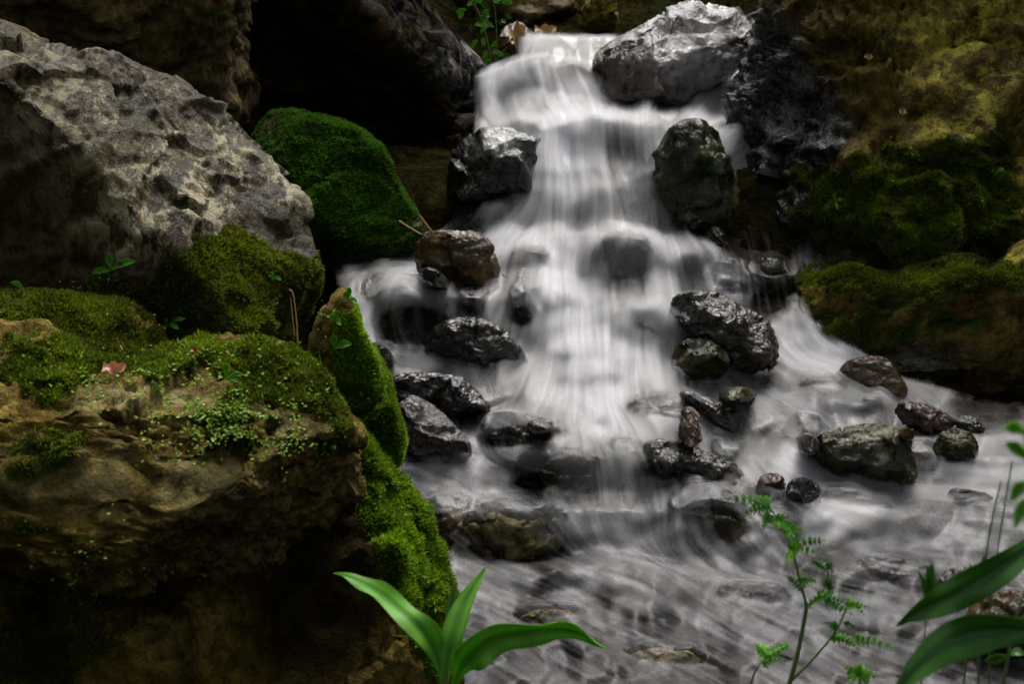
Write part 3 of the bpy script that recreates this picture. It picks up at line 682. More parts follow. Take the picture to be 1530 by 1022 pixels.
# ---- stones in the stream: name, label, outline, options
K = [
 ('rock', 'dark green wedge rock beside the top fall under the wet grey rock', [(985, 215), (1000, 190), (1022, 177), (1045, 178), (1065, 190), (1080, 220), (1100, 265), (1105, 320), (1080, 355), (1020, 340), (985, 290), (980, 245)], dict(d=5.5, t=.2, mat='wetgreen', seed=51, moss=[(1050, 250, 40, 60, .5)], planes=[(.1, -.1, .98, 1040, 260, .13)])),
 ('rock', 'glossy round topped rock left of the main fall', [(672, 235), (700, 200), (730, 188), (765, 192), (795, 205), (800, 250), (785, 300), (730, 318), (690, 310), (665, 275)], dict(d=5.62, t=.2, mat='black', seed=54, lichen_gleam=[(740, 210, 40, 20, .6)], planes=[(.0, .8, .6, 740, 225, .14), (0, -.35, .93, 730, 260, .15)])),  # pale blob paints the wet sheen on its top
 ('rock', 'low mossy stone in the spray at the left foot of the main fall', [(690, 330), (715, 310), (750, 305), (775, 320), (765, 345), (720, 352), (695, 345)], dict(veil=True, t=.5, mat='wetgreen', seed=55, moss=[(720, 325, 20, 15, .5)])),
 ('rock', 'small shiny black knob at the right foot of the main fall', [(1003, 325), (1012, 303), (1030, 295), (1050, 305), (1057, 325), (1050, 345), (1025, 352), (1005, 345)], dict(t=.6, mat='black', seed=57)),
 ('stone', 'small dim stone just below the shiny black knob', [(1050, 350), (1065, 335), (1082, 345), (1090, 370), (1070, 380), (1052, 370)], dict(t=.5, mat='black', seed=58)),
 ('rock', 'square brown rock leaning over the left side channel', [(622, 380), (628, 352), (650, 344), (690, 345), (718, 346), (735, 365), (748, 405), (745, 428), (715, 435), (680, 438), (640, 425), (622, 405)], dict(t=.45, mat='wetbrown', seed=60, planes=[(-.2, -.1, .97, 660, 390, .10), (.6, .1, .78, 725, 390, .09), (.05, .92, .4, 680, 350, .06)])),
 ('rock', 'flat block with a sheet of water sliding over its top', [(548, 445), (562, 418), (610, 405), (655, 412), (678, 440), (676, 485), (660, 515), (610, 526), (568, 520), (550, 490)], dict(veil=0.075, top_only=True, box=.45, nrand=0, facet=.5, t=.5, mat='wetgreen', seed=63, base=(610, 512), planes=[(.02, .93, .35, 610, 446, .09), (0, -.08, .99, 610, 480, .10)])),
 ('stone', 'small glossy stone wedged under the square brown rock', [(622, 402), (645, 398), (668, 415), (672, 430), (650, 430), (630, 420)], dict(t=.5, mat='black', seed=64, d=5.05)),
 ('rock', 'dark angular rock with a ridged wet top below the square brown rock', [(632, 515), (650, 490), (675, 474), (710, 473), (745, 486), (770, 510), (788, 540), (790, 560), (750, 568), (700, 550), (655, 535), (635, 530)], dict(t=.45, mat='black', seed=66, base=(710, 550), planes=[(-.1, .75, .62, 680, 500, .09), (.45, -.15, .87, 760, 530, .05)])),
 ('stone', 'rounded brown stone with water spilling past it left of center', [(683, 460), (690, 440), (715, 432), (740, 440), (742, 470), (715, 480), (690, 475)], dict(veil=0.05, t=.5, mat='wetbrown', seed=67, d=5.0)),
 ('stone', 'purplish stone half veiled by white water left of the flow', [(770, 400), (778, 385), (795, 380), (813, 390), (815, 410), (795, 420), (775, 415)], dict(veil=0.05, t=.6, mat='red', seed=68, d=5.02)),
 ('rock', 'dark crumbly rock seen through the veil left of the central flow', [(760, 470), (765, 445), (785, 435), (800, 455), (802, 485), (785, 500), (765, 490)], dict(veil=0.06, t=.5, mat='black', seed=69, d=4.92)),
 ('rock', 'grey rock faintly seen through the broad central veil', [(880, 440), (890, 395), (920, 378), (960, 372), (985, 385), (985, 430), (960, 460), (910, 465)], dict(veil=0.06, d=5.22, t=.12, mat='bed', seed=70)),
 ('stone', 'small pointed stone poking out of the white flow near the center', [(925, 485), (932, 469), (950, 472), (975, 485), (985, 500), (965, 512), (940, 510)], dict(t=.4, mat='red', seed=71, planes=[(-.4, .2, .85, 945, 490, .02)])),
 ('rock', 'large glossy black boulder with crinkled top right of center', [(1000, 470), (1003, 448), (1020, 435), (1050, 431), (1080, 438), (1105, 455), (1135, 470), (1155, 490), (1165, 520), (1160, 548), (1135, 558), (1095, 555), (1060, 520), (1020, 495)], dict(t=.5, mat='black', seed=72, sub=6, amp=.07, planes=[(-.05, .8, .58, 1050, 460, .12), (.5, .35, .75, 1130, 510, .09)])),
 ('rock', 'flat topped dark rock tucked below the large glossy boulder', [(1000, 545), (1010, 515), (1030, 505), (1060, 507), (1085, 525), (1091, 545), (1075, 568), (1040, 572), (1010, 562)], dict(t=.5, mat='wetgreen', seed=75, planes=[(-.1, .85, .5, 1040, 525, .05), (.3, -.1, .95, 1060, 550, .08)])),
 ('rock', 'dim rock with thin trickles against the foot of the right boulder', [(1095, 410), (1110, 390), (1140, 383), (1175, 390), (1190, 415), (1190, 460), (1165, 480), (1120, 460), (1098, 440)], dict(veil=0.07, d=5.3, t=.13, mat='wetgreen', seed=76)),
 ('rock', 'reddish ledge under thin water above the large glossy boulder', [(1030, 425), (1050, 405), (1085, 405), (1110, 425), (1110, 450), (1080, 460), (1040, 445)], dict(veil=True, d=5.22, t=.08, mat='red', seed=77)),
 ('rock', 'flat dark slab at the left bank above the crinkled silver rock', [(580, 575), (590, 560), (630, 556), (680, 560), (700, 575), (690, 600), (650, 612), (600, 605), (582, 592)], dict(t=.4, mat='black', seed=78, base=(650, 605), planes=[(0, .9, .4, 640, 566, .05)])),
 ('rock', 'black wedge rock with a bright ridge at the end of the flat slab', [(655, 600), (665, 570), (685, 558), (705, 575), (725, 598), (736, 610), (715, 622), (690, 628), (662, 622)], dict(t=.45, mat='black', seed=79, planes=[(.5, .6, .6, 705, 590, .04), (-.5, -.1, .85, 680, 600, .05)])),
 ('rock', 'crinkled silver wet rock against the mossy left bank', [(595, 640), (597, 605), (612, 588), (640, 600), (665, 620), (690, 648), (705, 670), (700, 692), (660, 700), (620, 695), (598, 675)], dict(t=.4, mat='shiny', seed=81, amp=.07, freq=3.2, base=(650, 692), planes=[(.3, .7, .65, 640, 640, .06)])),
 ('rock', 'black rock with water curling over its right side left of the flow', [(722, 660), (728, 635), (745, 625), (775, 635), (805, 650), (825, 665), (815, 682), (770, 688), (735, 690)], dict(veil=0.075, t=.5, mat='black', seed=84, planes=[(0, .9, .4, 760, 640, .05)])),
 ('stone', 'small dark stone behind the curling water left of the flow', [(785, 635), (795, 625), (815, 628), (825, 640), (815, 652), (795, 650)], dict(t=.5, mat='black', seed=85, d=4.4)),
 ('rock', 'brown grey rock under the water sheet in front of the center', [(935, 630), (950, 610), (985, 600), (1020, 605), (1045, 620), (1045, 650), (1020, 665), (980, 655), (945, 645)], dict(veil=0.07, t=.45, mat='red', seed=87, base=(990, 655))),
 ('stone', 'upright wet stone tooth beside the wedge rock', [(1013, 640), (1018, 615), (1032, 607), (1045, 618), (1047, 645), (1040, 668), (1025, 668), (1014, 655)], dict(t=.45, mat='wetbrown', seed=88, d=4.25, planes=[(-.2, .3, .93, 1030, 645, .03)])),
 ('rock', 'sharp dark wedge rock pointing down to the right in mid stream', [(1013, 590), (1022, 583), (1050, 590), (1085, 605), (1106, 618), (1105, 640), (1095, 648), (1070, 638), (1045, 615)], dict(t=.5, mat='black', seed=90, planes=[(.25, .85, .45, 1060, 600, .03)])),
 ('rock', 'long black rock ridge sloping to the right below the stone tooth', [(960, 665), (985, 655), (1030, 665), (1070, 680), (1110, 697), (1128, 715), (1132, 735), (1110, 748), (1070, 740), (1030, 735), (990, 715), (965, 690)], dict(t=.5, mat='black', seed=93, sub=6, amp=.07, planes=[(.15, .8, .5, 1060, 690, .05), (0, -.1, .99, 1060, 715, .07)])),
 ('rock', 'submerged grey rock with water parting over it low center', [(1000, 800), (1005, 765), (1030, 745), (1060, 742), (1095, 765), (1118, 800), (1115, 822), (1080, 832), (1030, 828)], dict(veil=0.07, t=.4, mat='wetgreen', seed=96)),
 ('rock', 'dark hollow sided rock under the low center veil', [(765, 735), (775, 705), (800, 690), (850, 690), (890, 705), (895, 735), (860, 755), (800, 750)], dict(veil=0.06, t=.4, mat='wetgreen', seed=97, base=(830, 745))),
 ('rock', 'yellowish rock just under the water at the lower left', [(688, 815), (695, 785), (730, 765), (790, 762), (840, 780), (855, 805), (820, 835), (760, 842), (700, 838)], dict(veil=0.05, t=.4, mat='tan', seed=99, base=(770, 828))),
 ('rock', 'brown rock face with trickles beside the moss at lower left', [(625, 770), (640, 752), (670, 748), (695, 765), (700, 800), (690, 830), (650, 835), (625, 810)], dict(veil=True, t=.4, mat='wetbrown', seed=100, base=(660, 828))),
 ('boulder', 'large olive boulder with a pale top standing in the right hand shallows', [(1206, 685), (1210, 665), (1230, 648), (1260, 638), (1300, 631), (1335, 635), (1350, 650), (1362, 675), (1370, 705), (1360, 728), (1335, 735), (1290, 725), (1240, 708), (1210, 700)], dict(t=.5, mat='wetgreen', seed=102, sub=6, amp=.04, base=(1300, 728), planes=[(-.1, .85, .5, 1270, 655, .09), (-.15, -.15, .97, 1260, 690, .11), (.65, .1, .75, 1340, 690, .08)], lichen_gleam=[(1325, 660, 25, 50, .5), (1280, 645, 50, 12, .4)])),
 ('boulder', 'smooth amber brown wet boulder at the foot of the mossy block', [(1250, 560), (1265, 540), (1295, 530), (1325, 533), (1340, 555), (1355, 580), (1350, 600), (1310, 602), (1270, 590), (1252, 575)], dict(t=.5, mat='wetbrown', seed=105, amp=.03, facet=.3, nrand=3, base=(1300, 590))),
 ('rock', 'flat reddish stone with a pale wet tip right of the amber boulder', [(1338, 615), (1350, 600), (1380, 602), (1410, 615), (1428, 630), (1415, 645), (1385, 652), (1355, 640)], dict(t=.5, mat='red', seed=108)),
 ('stone', 'small shiny stone behind the flat reddish stone', [(1425, 632), (1435, 620), (1455, 622), (1472, 640), (1465, 652), (1440, 650)], dict(t=.5, mat='black', seed=109)),
 ('stone', 'tiny dark stone touching the top right of the large olive boulder', [(1343, 645), (1352, 637), (1364, 645), (1365, 657), (1350, 660)], dict(t=.5, mat='wetbrown', seed=110, d=4.3)),
 ('rock', 'green grey rock with glossy shoulder right of the large olive boulder', [(1395, 670), (1405, 648), (1425, 638), (1450, 645), (1462, 665), (1458, 685), (1430, 694), (1405, 690)], dict(t=.5, mat='wetgreen', seed=111)),
 ('rock', 'pale green rounded rock under a water sheet beside the large olive boulder', [(1355, 690), (1365, 665), (1385, 662), (1405, 685), (1418, 710), (1400, 722), (1370, 718)], dict(veil=True, t=.5, mat='tan', seed=112, d=4.25)),
 ('stone', 'reddish stone at the end of the long black ridge', [(1130, 725), (1140, 708), (1160, 706), (1173, 715), (1172, 735), (1155, 748), (1135, 745)], dict(t=.5, mat='red', seed=114)),
 ('stone', 'dark round stone between the reddish stone and the olive boulder', [(1170, 740), (1180, 718), (1200, 712), (1222, 722), (1232, 745), (1222, 765), (1195, 768), (1175, 760)], dict(t=.55, mat='black', seed=115, amp=.035)),
 ('stone', 'low greenish stone under the water right of the dark round stone', [(1232, 755), (1240, 740), (1270, 738), (1300, 755), (1322, 773), (1300, 778), (1260, 775)], dict(veil=0.05, t=.5, mat='wetgreen', seed=116)),
 ('stone', 'thin flat dark stone awash near the right edge', [(1415, 740), (1425, 730), (1455, 732), (1490, 742), (1488, 752), (1450, 752), (1425, 750)], dict(t=.6, mat='black', seed=117)),
 ('stone', 'greenish stone showing through the shallows above the olive boulder', [(1180, 650), (1190, 632), (1215, 630), (1225, 650), (1215, 675), (1190, 672)], dict(veil=0.05, t=.5, mat='wetgreen', seed=118, d=4.33)),
 ('stone', 'brown capped stone in the riffle below the amber boulder', [(1270, 615), (1285, 600), (1315, 602), (1335, 618), (1330, 635), (1290, 636)], dict(veil=True, t=.5, mat='red', seed=119, d=4.55)),
 ('stone', 'flat olive stone in the riffle below the large glossy boulder', [(1075, 590), (1090, 578), (1115, 578), (1130, 590), (1115, 602), (1085, 602)], dict(t=.5, mat='wetgreen', seed=120, d=4.68)),
 ('stone', 'flat grey stone half awash under the wedge rock', [(1055, 675), (1070, 665), (1100, 668), (1112, 682), (1095, 692), (1065, 690)], dict(veil=True, t=.5, mat='wetgreen', seed=121, d=4.2)),
 ('stone', 'wet pale stone at the lower right edge behind the big leaf', [(1400, 880), (1410, 855), (1440, 845), (1470, 855), (1480, 885), (1450, 900), (1415, 895)], dict(t=.5, mat='shiny', seed=122)),
 ('rock', 'low brown rock on the lower right edge behind the dark stems', [(1440, 930), (1470, 890), (1520, 880), (1570, 900), (1580, 960), (1520, 990), (1460, 970)], dict(t=.4, mat='wetbrown', seed=123)),
 ('stone', 'small dark stone at the edge of the mossy bank beside the side fall', [(555, 520), (562, 508), (580, 520), (592, 540), (585, 552), (565, 540)], dict(t=.5, mat='black', seed=124, d=4.55)),
 ('stone', 'brown stone dimly seen under the pool left of the slender herb', [(1075, 895), (1110, 878), (1160, 882), (1175, 900), (1140, 915), (1090, 912)], dict(t=.35, mat='red', seed=141, veil=.006)),
 ('stone', 'broad reddish stone dimly seen under the pool right of the slender herb', [(1255, 860), (1300, 838), (1370, 845), (1400, 868), (1350, 885), (1280, 880)], dict(t=.3, mat='red', seed=142, veil=.012)),
 ('stone', 'grey stone under the pool to the right of the broad leaved plant', [(930, 985), (980, 965), (1040, 975), (1050, 1000), (990, 1012), (945, 1005)], dict(t=.3, mat='tan', seed=143, veil=.006)),
 ('stone', 'pale stone under the pool just above the drooping strap leaf', [(770, 925), (810, 908), (860, 915), (870, 935), (825, 948), (785, 943)], dict(t=.3, mat='tan', seed=144, veil=.004)),
 ('stone', 'dark stone under the riffle between the reddish stone and the low center rock', [(1130, 790), (1150, 775), (1180, 780), (1190, 797), (1160, 806), (1138, 802)], dict(t=.4, mat='black', seed=145, veil=.02)),
 ('rock', 'dark sharp rock in the veil left of the wedge rock', [(905, 690), (925, 672), (955, 680), (965, 705), (940, 720), (912, 712)], dict(t=.4, mat='black', seed=146, veil=.03)),
 ('stone', 'small wet stone between the glossy boulder and the amber boulder', [(1195, 590), (1215, 578), (1245, 582), (1255, 598), (1230, 608), (1205, 604)], dict(t=.5, mat='wetgreen', seed=147, veil=.03)),
 ('stone', 'dark stone at the foot of the large olive boulder on its left', [(1190, 655), (1205, 645), (1222, 655), (1225, 672), (1210, 682), (1195, 674)], dict(t=.5, mat='black', seed=148, d=4.2)),
 ('rock', 'mossy yellow topped rock hanging at the top edge', [(862, 20), (865, -15), (895, -25), (918, -10), (924, 30), (920, 48), (880, 50), (865, 40)], dict(d=7.9, t=.15, mat='olive', seed=126, lichen_gleam=[(895, 10, 30, 20, 1)], moss=[(910, 0, 15, 20, .6)])),
 ('rock', 'dim bank rock beside the leafy plant at the top', [(735, 90), (750, 40), (780, 30), (800, 60), (790, 100), (760, 115)], dict(d=7.6, t=.15, mat='wetbrown', seed=127)),
 ('rock', 'brown slab behind the leafy plant on the top bank', [(640, 20), (690, -40), (800, -60), (880, -30), (870, 30), (790, 55), (700, 75)], dict(d=8.6, t=.3, mat='cliff', seed=128)),
]
for (nm, lab, ol, kw) in K:
    kw = dict(kw); kw.setdefault('sub', 5); kw.setdefault('nrand', 8); kw.setdefault('amp', 0.05); kw.setdefault('sharp', 0.92); kw.setdefault('chip', 0.5)
    rock(nm, lab, ol, **kw)

# ------------------------------------------------------------------ white water
FLOW = [(780, 80, -.6, .8), (840, 70, -.2, 1), (890, 80, 0, 1), (740, 120, -.3, 1), (800, 130, .5, .6), (860, 140, .7, .5), (740, 170, .6, .4), (850, 180, .3, .6), (1070, 120, -.8, .8), (1030, 170, -.9, .6), (900, 185, -.2, .8),
        (950, 190, 0, 1), (800, 230, -.1, 1), (850, 250, 0, 1), (920, 230, .15, 1), (970, 220, .3, 1), (760, 330, -.7, .9), (850, 330, 0, 1), (930, 320, .2, 1), (1000, 330, .1, 1), (760, 380, -.2, .6), (850, 400, .1, 1),
        (900, 380, -.3, .6), (960, 400, .3, .8), (1050, 400, .4, .5), (1100, 410, .3, 1), (1150, 430, .1, 1), (1180, 500, .2, 1), (850, 470, 0, 1), (770, 450, -.3, .9), (950, 450, 0, 1), (980, 490, -.2, .8), (860, 560, 0, 1),
        (780, 560, -.5, .8), (950, 560, .2, 1), (700, 560, .6, .5), (620, 540, .8, .2), (740, 600, -.4, .8), (860, 620, -.2, .8), (900, 660, .2, 1), (960, 660, .5, .9), (640, 730, .9, .3), (760, 740, .9, .5), (830, 760, .7, .7),
        (880, 760, 0, 1), (950, 740, .5, .9), (1000, 700, .6, .8), (740, 800, .5, .9), (850, 820, .8, .6), (700, 860, .9, .3), (800, 870, .9, .3), (950, 880, .9, .35), (1050, 930, .9, .45), (800, 950, .8, .5), (900, 990, .9, .5),
        (1000, 830, .9, .5), (1100, 850, 1, .3), (1000, 780, -.6, .8), (1060, 740, .3, 1), (1120, 790, .6, .8), (1180, 560, .9, .3), (1250, 570, .9, .4), (1300, 620, .8, .6), (1150, 620, .6, .8), (1200, 680, .9, .5), (1150, 690, .8, .6),
        (1300, 760, .9, .3), (1400, 800, 1, .15), (1400, 720, 1, .1), (1480, 680, 1, .05), (1300, 870, 1, .25), (1400, 950, 1, .35), (1200, 950, .9, .45), (1100, 1000, .9, .5), (640, 395, -1, .1), (560, 400, -.8, .4),
        (600, 440, -.6, .3), (550, 480, .05, 1), (620, 470, .3, 1), (900, 1150, .9, .4), (1400, 1150, 1, .3), (1700, 800, 1, .1)]
FOAM = [(800, 65, .7), (850, 60, .6), (880, 70, .5), (770, 95, .7), (830, 95, .45), (890, 95, .4), (740, 125, .9), (800, 130, .75), (850, 140, .75), (890, 150, .7), (740, 165, .55), (790, 165, .6), (730, 185, .7), (940, 160, .5),
        (1000, 165, .3), (1060, 130, 1), (1090, 110, .9), (1040, 160, 1), (1080, 165, .7), (850, 185, 1), (900, 180, .95), (950, 190, .85), (985, 195, .6), (800, 230, .9), (850, 230, .95), (890, 240, .8), (920, 230, .45),
        (950, 230, .45), (970, 210, .6), (985, 260, .25), (800, 290, .75), (850, 290, .8), (900, 290, .65), (940, 290, .5), (965, 280, .35), (750, 335, .55), (800, 330, .6), (850, 330, .7), (900, 330, .6), (950, 330, .45),
        (1000, 320, .55), (990, 350, .5), (700, 340, .1), (640, 300, .15), (610, 275, .3), (660, 335, .3), (690, 280, 0), (740, 270, 0), (760, 250, 0.05), (660, 230, 0), (620, 220, 0), (690, 230, 0), (650, 260, 0), (670, 310, .05), (600, 330, .1), (1050, 300, 0), (1090, 320, 0), (750, 370, .9), (790, 370, .95),
        (830, 370, .75), (870, 360, .7), (920, 365, .85), (960, 370, .85), (1000, 380, .8), (1050, 385, .65), (1090, 370, .25), (780, 400, .45), (830, 420, .9), (870, 430, .8), (900, 410, .5), (940, 420, .4), (980, 420, .65),
        (1040, 420, .45), (1090, 420, .3), (1150, 400, .15), (1150, 450, .15), (1120, 350, .05), (1235, 420, .1), (1240, 470, .2), (1150, 230, .3), (1150, 170, .6), (740, 440, .7), (770, 460, .5), (830, 470, .9), (880, 480, .85), (920, 450, .5), (920, 480, .7), (980, 470, .75), (960, 500, .6),
        (700, 450, .2), (800, 500, .6), (850, 520, .9), (900, 530, .8), (960, 540, .75), (1000, 530, .5), (820, 560, .7), (870, 570, .9), (760, 570, .6), (930, 570, .8), (1175, 490, .6), (1190, 530, .8), (1170, 560, .6),
        (1230, 560, .85), (1270, 575, .6), (1200, 590, .4), (1150, 580, .4), (1100, 570, .5), (1060, 575, .45), (590, 395, .65), (540, 390, .6), (560, 405, .3), (620, 430, 1), (590, 438, 1), (650, 432, 1), (620, 418, .9), (585, 420, .9), (655, 445, .8), (600, 447, .8), (550, 430, .3),
        (550, 480, .7), (620, 475, 0), (590, 475, .05), (650, 475, 0), (600, 495, 0), (640, 500, 0), (610, 512, .05), (600, 535, .6), (640, 545, .7), (700, 555, .6), (740, 570, .45), (760, 590, .4), (820, 590, .8), (650, 580, .2), (690, 610, .15), (900, 600, 1), (860, 630, .75),
        (820, 640, .55), (900, 640, .85), (950, 620, .6), (940, 660, .7), (1060, 640, .55), (1100, 660, .45), (1150, 630, .45), (1200, 620, .4), (1250, 610, .4), (1180, 650, .5), (1130, 680, .5), (1190, 690, .8), (1250, 720, .7),
        (720, 650, .4), (740, 690, .3), (800, 690, .5), (850, 690, .65), (900, 700, .55), (920, 740, .6), (960, 700, .5), (1000, 730, .45), (870, 770, .55), (920, 790, .45), (850, 740, .25), (800, 730, .15), (640, 720, .45),
        (700, 730, .4), (760, 750, .55), (680, 750, .7), (740, 780, .3), (800, 790, .4), (850, 800, .45), (700, 810, .1), (780, 825, .08), (830, 840, .15), (880, 820, .4), (650, 790, .1), (1000, 760, .6), (1040, 740, .75),
        (1060, 790, .2), (990, 800, .55), (940, 830, .6), (1000, 830, .6), (1100, 830, .5), (1120, 770, .45), (700, 860, .75), (760, 860, .7), (850, 880, .65), (950, 860, .7), (1050, 890, .7), (1150, 900, .5), (900, 930, .45),
        (800, 930, .35), (760, 950, .45), (1000, 960, .4), (900, 990, .3), (1100, 970, .45), (750, 1000, .35), (1050, 1010, .35), (1150, 790, .5), (1220, 790, .85), (1300, 770, .75), (1400, 760, .6), (1480, 770, .6),
        (1300, 820, .5), (1250, 850, .35), (1350, 870, .3), (1300, 850, .3), (1400, 830, .5), (1200, 930, .5), (1300, 920, .45), (1400, 930, .5), (1300, 990, .4), (1450, 990, .4), (1350, 720, .6), (1450, 700, .65), (1500, 680, .55),
        (1400, 690, .55), (1500, 720, .6), (1380, 670, .35), (1480, 610, .1), (1500, 560, .15), (1450, 800, .55), (900, 1150, .3), (1400, 1150, .3), (1700, 800, .5)]
# swells where the stream pours over hidden stones: x, y, rx, ry, height in metres
BULGE = [(830, 95, 70, 30, .05), (800, 130, 60, 30, .06), (860, 190, 90, 24, .05), (930, 235, 40, 50, -.02), (880, 300, 60, 30, .03), (790, 400, 40, 30, .06), (930, 385, 70, 35, .09), (770, 450, 40, 40, .05), (1050, 395, 70, 25, .05),
         (960, 480, 60, 30, .05), (900, 545, 70, 40, .03), (820, 645, 60, 40, .06), (860, 700, 90, 40, .08), (980, 640, 60, 30, .05), (1000, 690, 60, 40, .05), (1060, 770, 60, 50, .07), (770, 785, 90, 35, .06), (1240, 565, 50, 25, .04),
         (1180, 620, 60, 30, .03), (610, 432, 60, 25, .02), (1300, 775, 120, 25, .03), (960, 870, 160, 30, .05), (760, 860, 80, 25, .03), (1190, 660, 30, 25, .04), (1300, 615, 40, 20, .03), (780, 825, 60, 20, -.05), (1100, 850, 80, 20, -.03)]


# places where the photographed rock shows bare through a gap in the water: x, y, rx, ry
CLEAR = [(615, 482, 55, 26), (1130, 370, 60, 26), (1070, 330, 50, 40), (800, 668, 40, 12), (760, 660, 34, 16), (800, 728, 34, 10), (1090, 795, 26, 22), (780, 826, 60, 9), (655, 800, 26, 30), (1150, 450, 26, 22), (640, 575, 50, 8), (780, 480, 14, 14), (1000, 715, 40, 10)]


def idw(gx, gy, pts, nval, sig):
    P = np.array(pts, float)
    out = np.zeros(gx.shape + (nval,)); ws = np.full(gx.shape, 1e-9)
    for q in P:
        r2 = (gx - q[0]) ** 2 + (gy - q[1]) ** 2
        w = np.exp(-r2 / (2 * sig * sig)) + 30.0 / (r2 + 400.0) ** 1.5
        ws += w
        for k in range(nval): out[..., k] += w * q[2 + k]
    return out / ws[..., None]


def bilin(a, x, y):
    h, w = a.shape
    x = np.clip(x, 0, w - 1.001); y = np.clip(y, 0, h - 1.001)
    i = x.astype(int); j = y.astype(int); fx = x - i; fy = y - j
    return a[j, i] * (1 - fx) * (1 - fy) + a[j, i + 1] * fx * (1 - fy) + a[j + 1, i] * (1 - fx) * fy + a[j + 1, i + 1] * fx * fy


def blur(a, r):
    k = np.exp(-np.linspace(-2, 2, 2 * r + 1) ** 2); k /= k.sum()
    a = np.apply_along_axis(lambda m: np.convolve(np.pad(m, r, 'edge'), k, 'valid'), 0, a)
    return np.apply_along_axis(lambda m: np.convolve(np.pad(m, r, 'edge'), k, 'valid'), 1, a)


X0, X1, Y0, Y1, STEP = 470, 1760, 42, 1240, 2.0


def water():
    xs = np.arange(X0, X1, STEP); ys = np.arange(Y0, Y1, STEP)
    cx = np.arange(X0, X1 + 8, 8.0); cy = np.arange(Y0, Y1 + 8, 8.0)
    CX, CY = np.meshgrid(cx, cy)
    fl = idw(CX, CY, FLOW, 2, 34); fo = idw(CX, CY, FOAM, 1, 15)[..., 0]
    GX, GY = np.meshgrid(xs, ys)
    ix, iy = (GX - X0) / 8, (GY - Y0) / 8
    vx, vy = bilin(fl[..., 0], ix, iy), bilin(fl[..., 1], ix, iy)
    foam = bilin(fo, ix, iy)
    wq = np.stack([GX.ravel() / 75, GY.ravel() / 60, np.full(GX.size, 3.3)], 1)
    warp = (20 * pnoise(wq, 2) + 9 * pnoise(wq * 2.3, 5)).reshape(GX.shape)
    d = blur(water_d(GX, GY + warp * smooth(50, 110, GY)), 3)
    lift = np.zeros_like(d)
    for (x, y, rx, ry, h) in BULGE:
        lift += 1.4 * h * np.exp(-((GX - x) / rx) ** 2 - ((GY - y) / ry) ** 2)
    # small tumbling of the surface, wandering flow
    q = np.stack([GX.ravel() / 60, GY.ravel() / 45, np.zeros(GX.size)], 1)
    w1 = pnoise(q, 3).reshape(GX.shape); w2 = pnoise(q, 8).reshape(GX.shape)
    vx = vx + 0.28 * w1; vy = vy + 0.12 * w2
    ln = np.hypot(vx, vy); vx /= ln; vy /= ln
    rs = np.random.RandomState(4)

    def lic(noise, L, st):
        acc = np.zeros_like(noise); wt = 0
        for sgn in (1, -1):
            x = np.arange(noise.shape[1])[None, :] * np.ones((noise.shape[0], 1)); y = np.arange(noise.shape[0])[:, None] * np.ones((1, noise.shape[1]))
            for k in range(L):
                w = math.cos(k / L * math.pi / 2) ** 2
                acc += w * bilin(noise, x, y); wt += w
                a, b = bilin(vx, x, y), bilin(vy, x, y)
                x = x + sgn * st * a; y = y + sgn * st * b
        acc /= wt
        return (acc - acc.mean()) / acc.std()
    n0 = rs.randn(*GX.shape)
    fine = lic(blur(n0, 2), 30, 1.2)
    n1 = blur(rs.randn(*GX.shape), 4); n1 /= n1.std()
    mid = lic(n1, 26, 1.6)
    n2 = blur(rs.randn(*GX.shape), 11); n2 /= n2.std()
    wide = lic(n2, 20, 3.0)
    tread = smooth(650, 900, GY)
    stk = (0.05 + 0.01 * tread) * fine + (0.018 + 0.012 * tread) * mid + (0.04 + 0.03 * tread) * wide
    for (x, y, rx, ry) in CLEAR:
        foam = foam * (1 - np.clip(1.3 * np.exp(-(((GX - x) / rx) ** 2 + ((GY - y) / ry) ** 2) ** 2), 0, 1))
    foam0 = foam.copy()
    foam = np.clip(foam, 0, 1) ** (1.7 + 0.8 * tread) * (1 - 0.38 * tread)
    wide = wide * (1 - .4 * tread); mid = mid * (1 - .2 * tread)
    # white collar where the stream meets a standing stone
    dr = np.full(d.shape, 99.0)
    for a in ALLV:
        gi = np.round((a[:, 0] - X0) / STEP).astype(int); gj = np.round((a[:, 1] - Y0) / STEP).astype(int)
        k = (gi >= 0) & (gi < d.shape[1]) & (gj >= 0) & (gj < d.shape[0])
        np.minimum.at(dr, (gj[k], gi[k]), a[k, 2])
    dl = dr - d
    collar = blur(np.where(np.abs(dl) < 0.5, np.exp(-(dl / 0.035) ** 2), 0), 3)
    foam = foam + 0.22 * np.clip(collar, 0, 1) * smooth(0.02, 0.3, foam0) * (0.6 + 0.5 * np.clip(wide, -1, 1))
    fm = foam * 1.05 + 0.75 * stk * (0.35 + 1.2 * np.sqrt(np.clip(foam * (1.15 - foam), 0, 1)))
    # fade out at the ends of the sheet
    xl = np.interp(GY, [42, 100, 114, 190, 250, 262, 340, 380, 560, 720, 1240], [775, 768, 706, 706, 690, 590, 590, 490, 540, 565, 600])
    xr = np.interp(GY, [42, 90, 100, 200, 340, 380, 520, 560, 600, 640], [935, 940, 1190, 1180, 1180, 1290, 1290, 1340, 1500, 1760])
    edge = smooth(46, 66, GY) * smooth(xl, xl + 22, GX) * (1 - smooth(xr - 30, xr, GX))
    fm = np.clip(fm, 0, 1) * edge
    lift = lift + 0.0012 * mid * tread + 0.003 * wide * (0.6 + 0.4 * tread)
    # the sheet drapes over the stones it covers
    dm = np.full(d.shape, 99.0)
    for a in VEIL:
        gi = np.round((a[:, 0] - X0) / STEP).astype(int); gj = np.round((a[:, 1] - Y0) / STEP).astype(int)
        k = (gi >= 0) & (gi < d.shape[1]) & (gj >= 0) & (gj < d.shape[0])
        np.minimum.at(dm, (gj[k], gi[k]), a[k, 2])
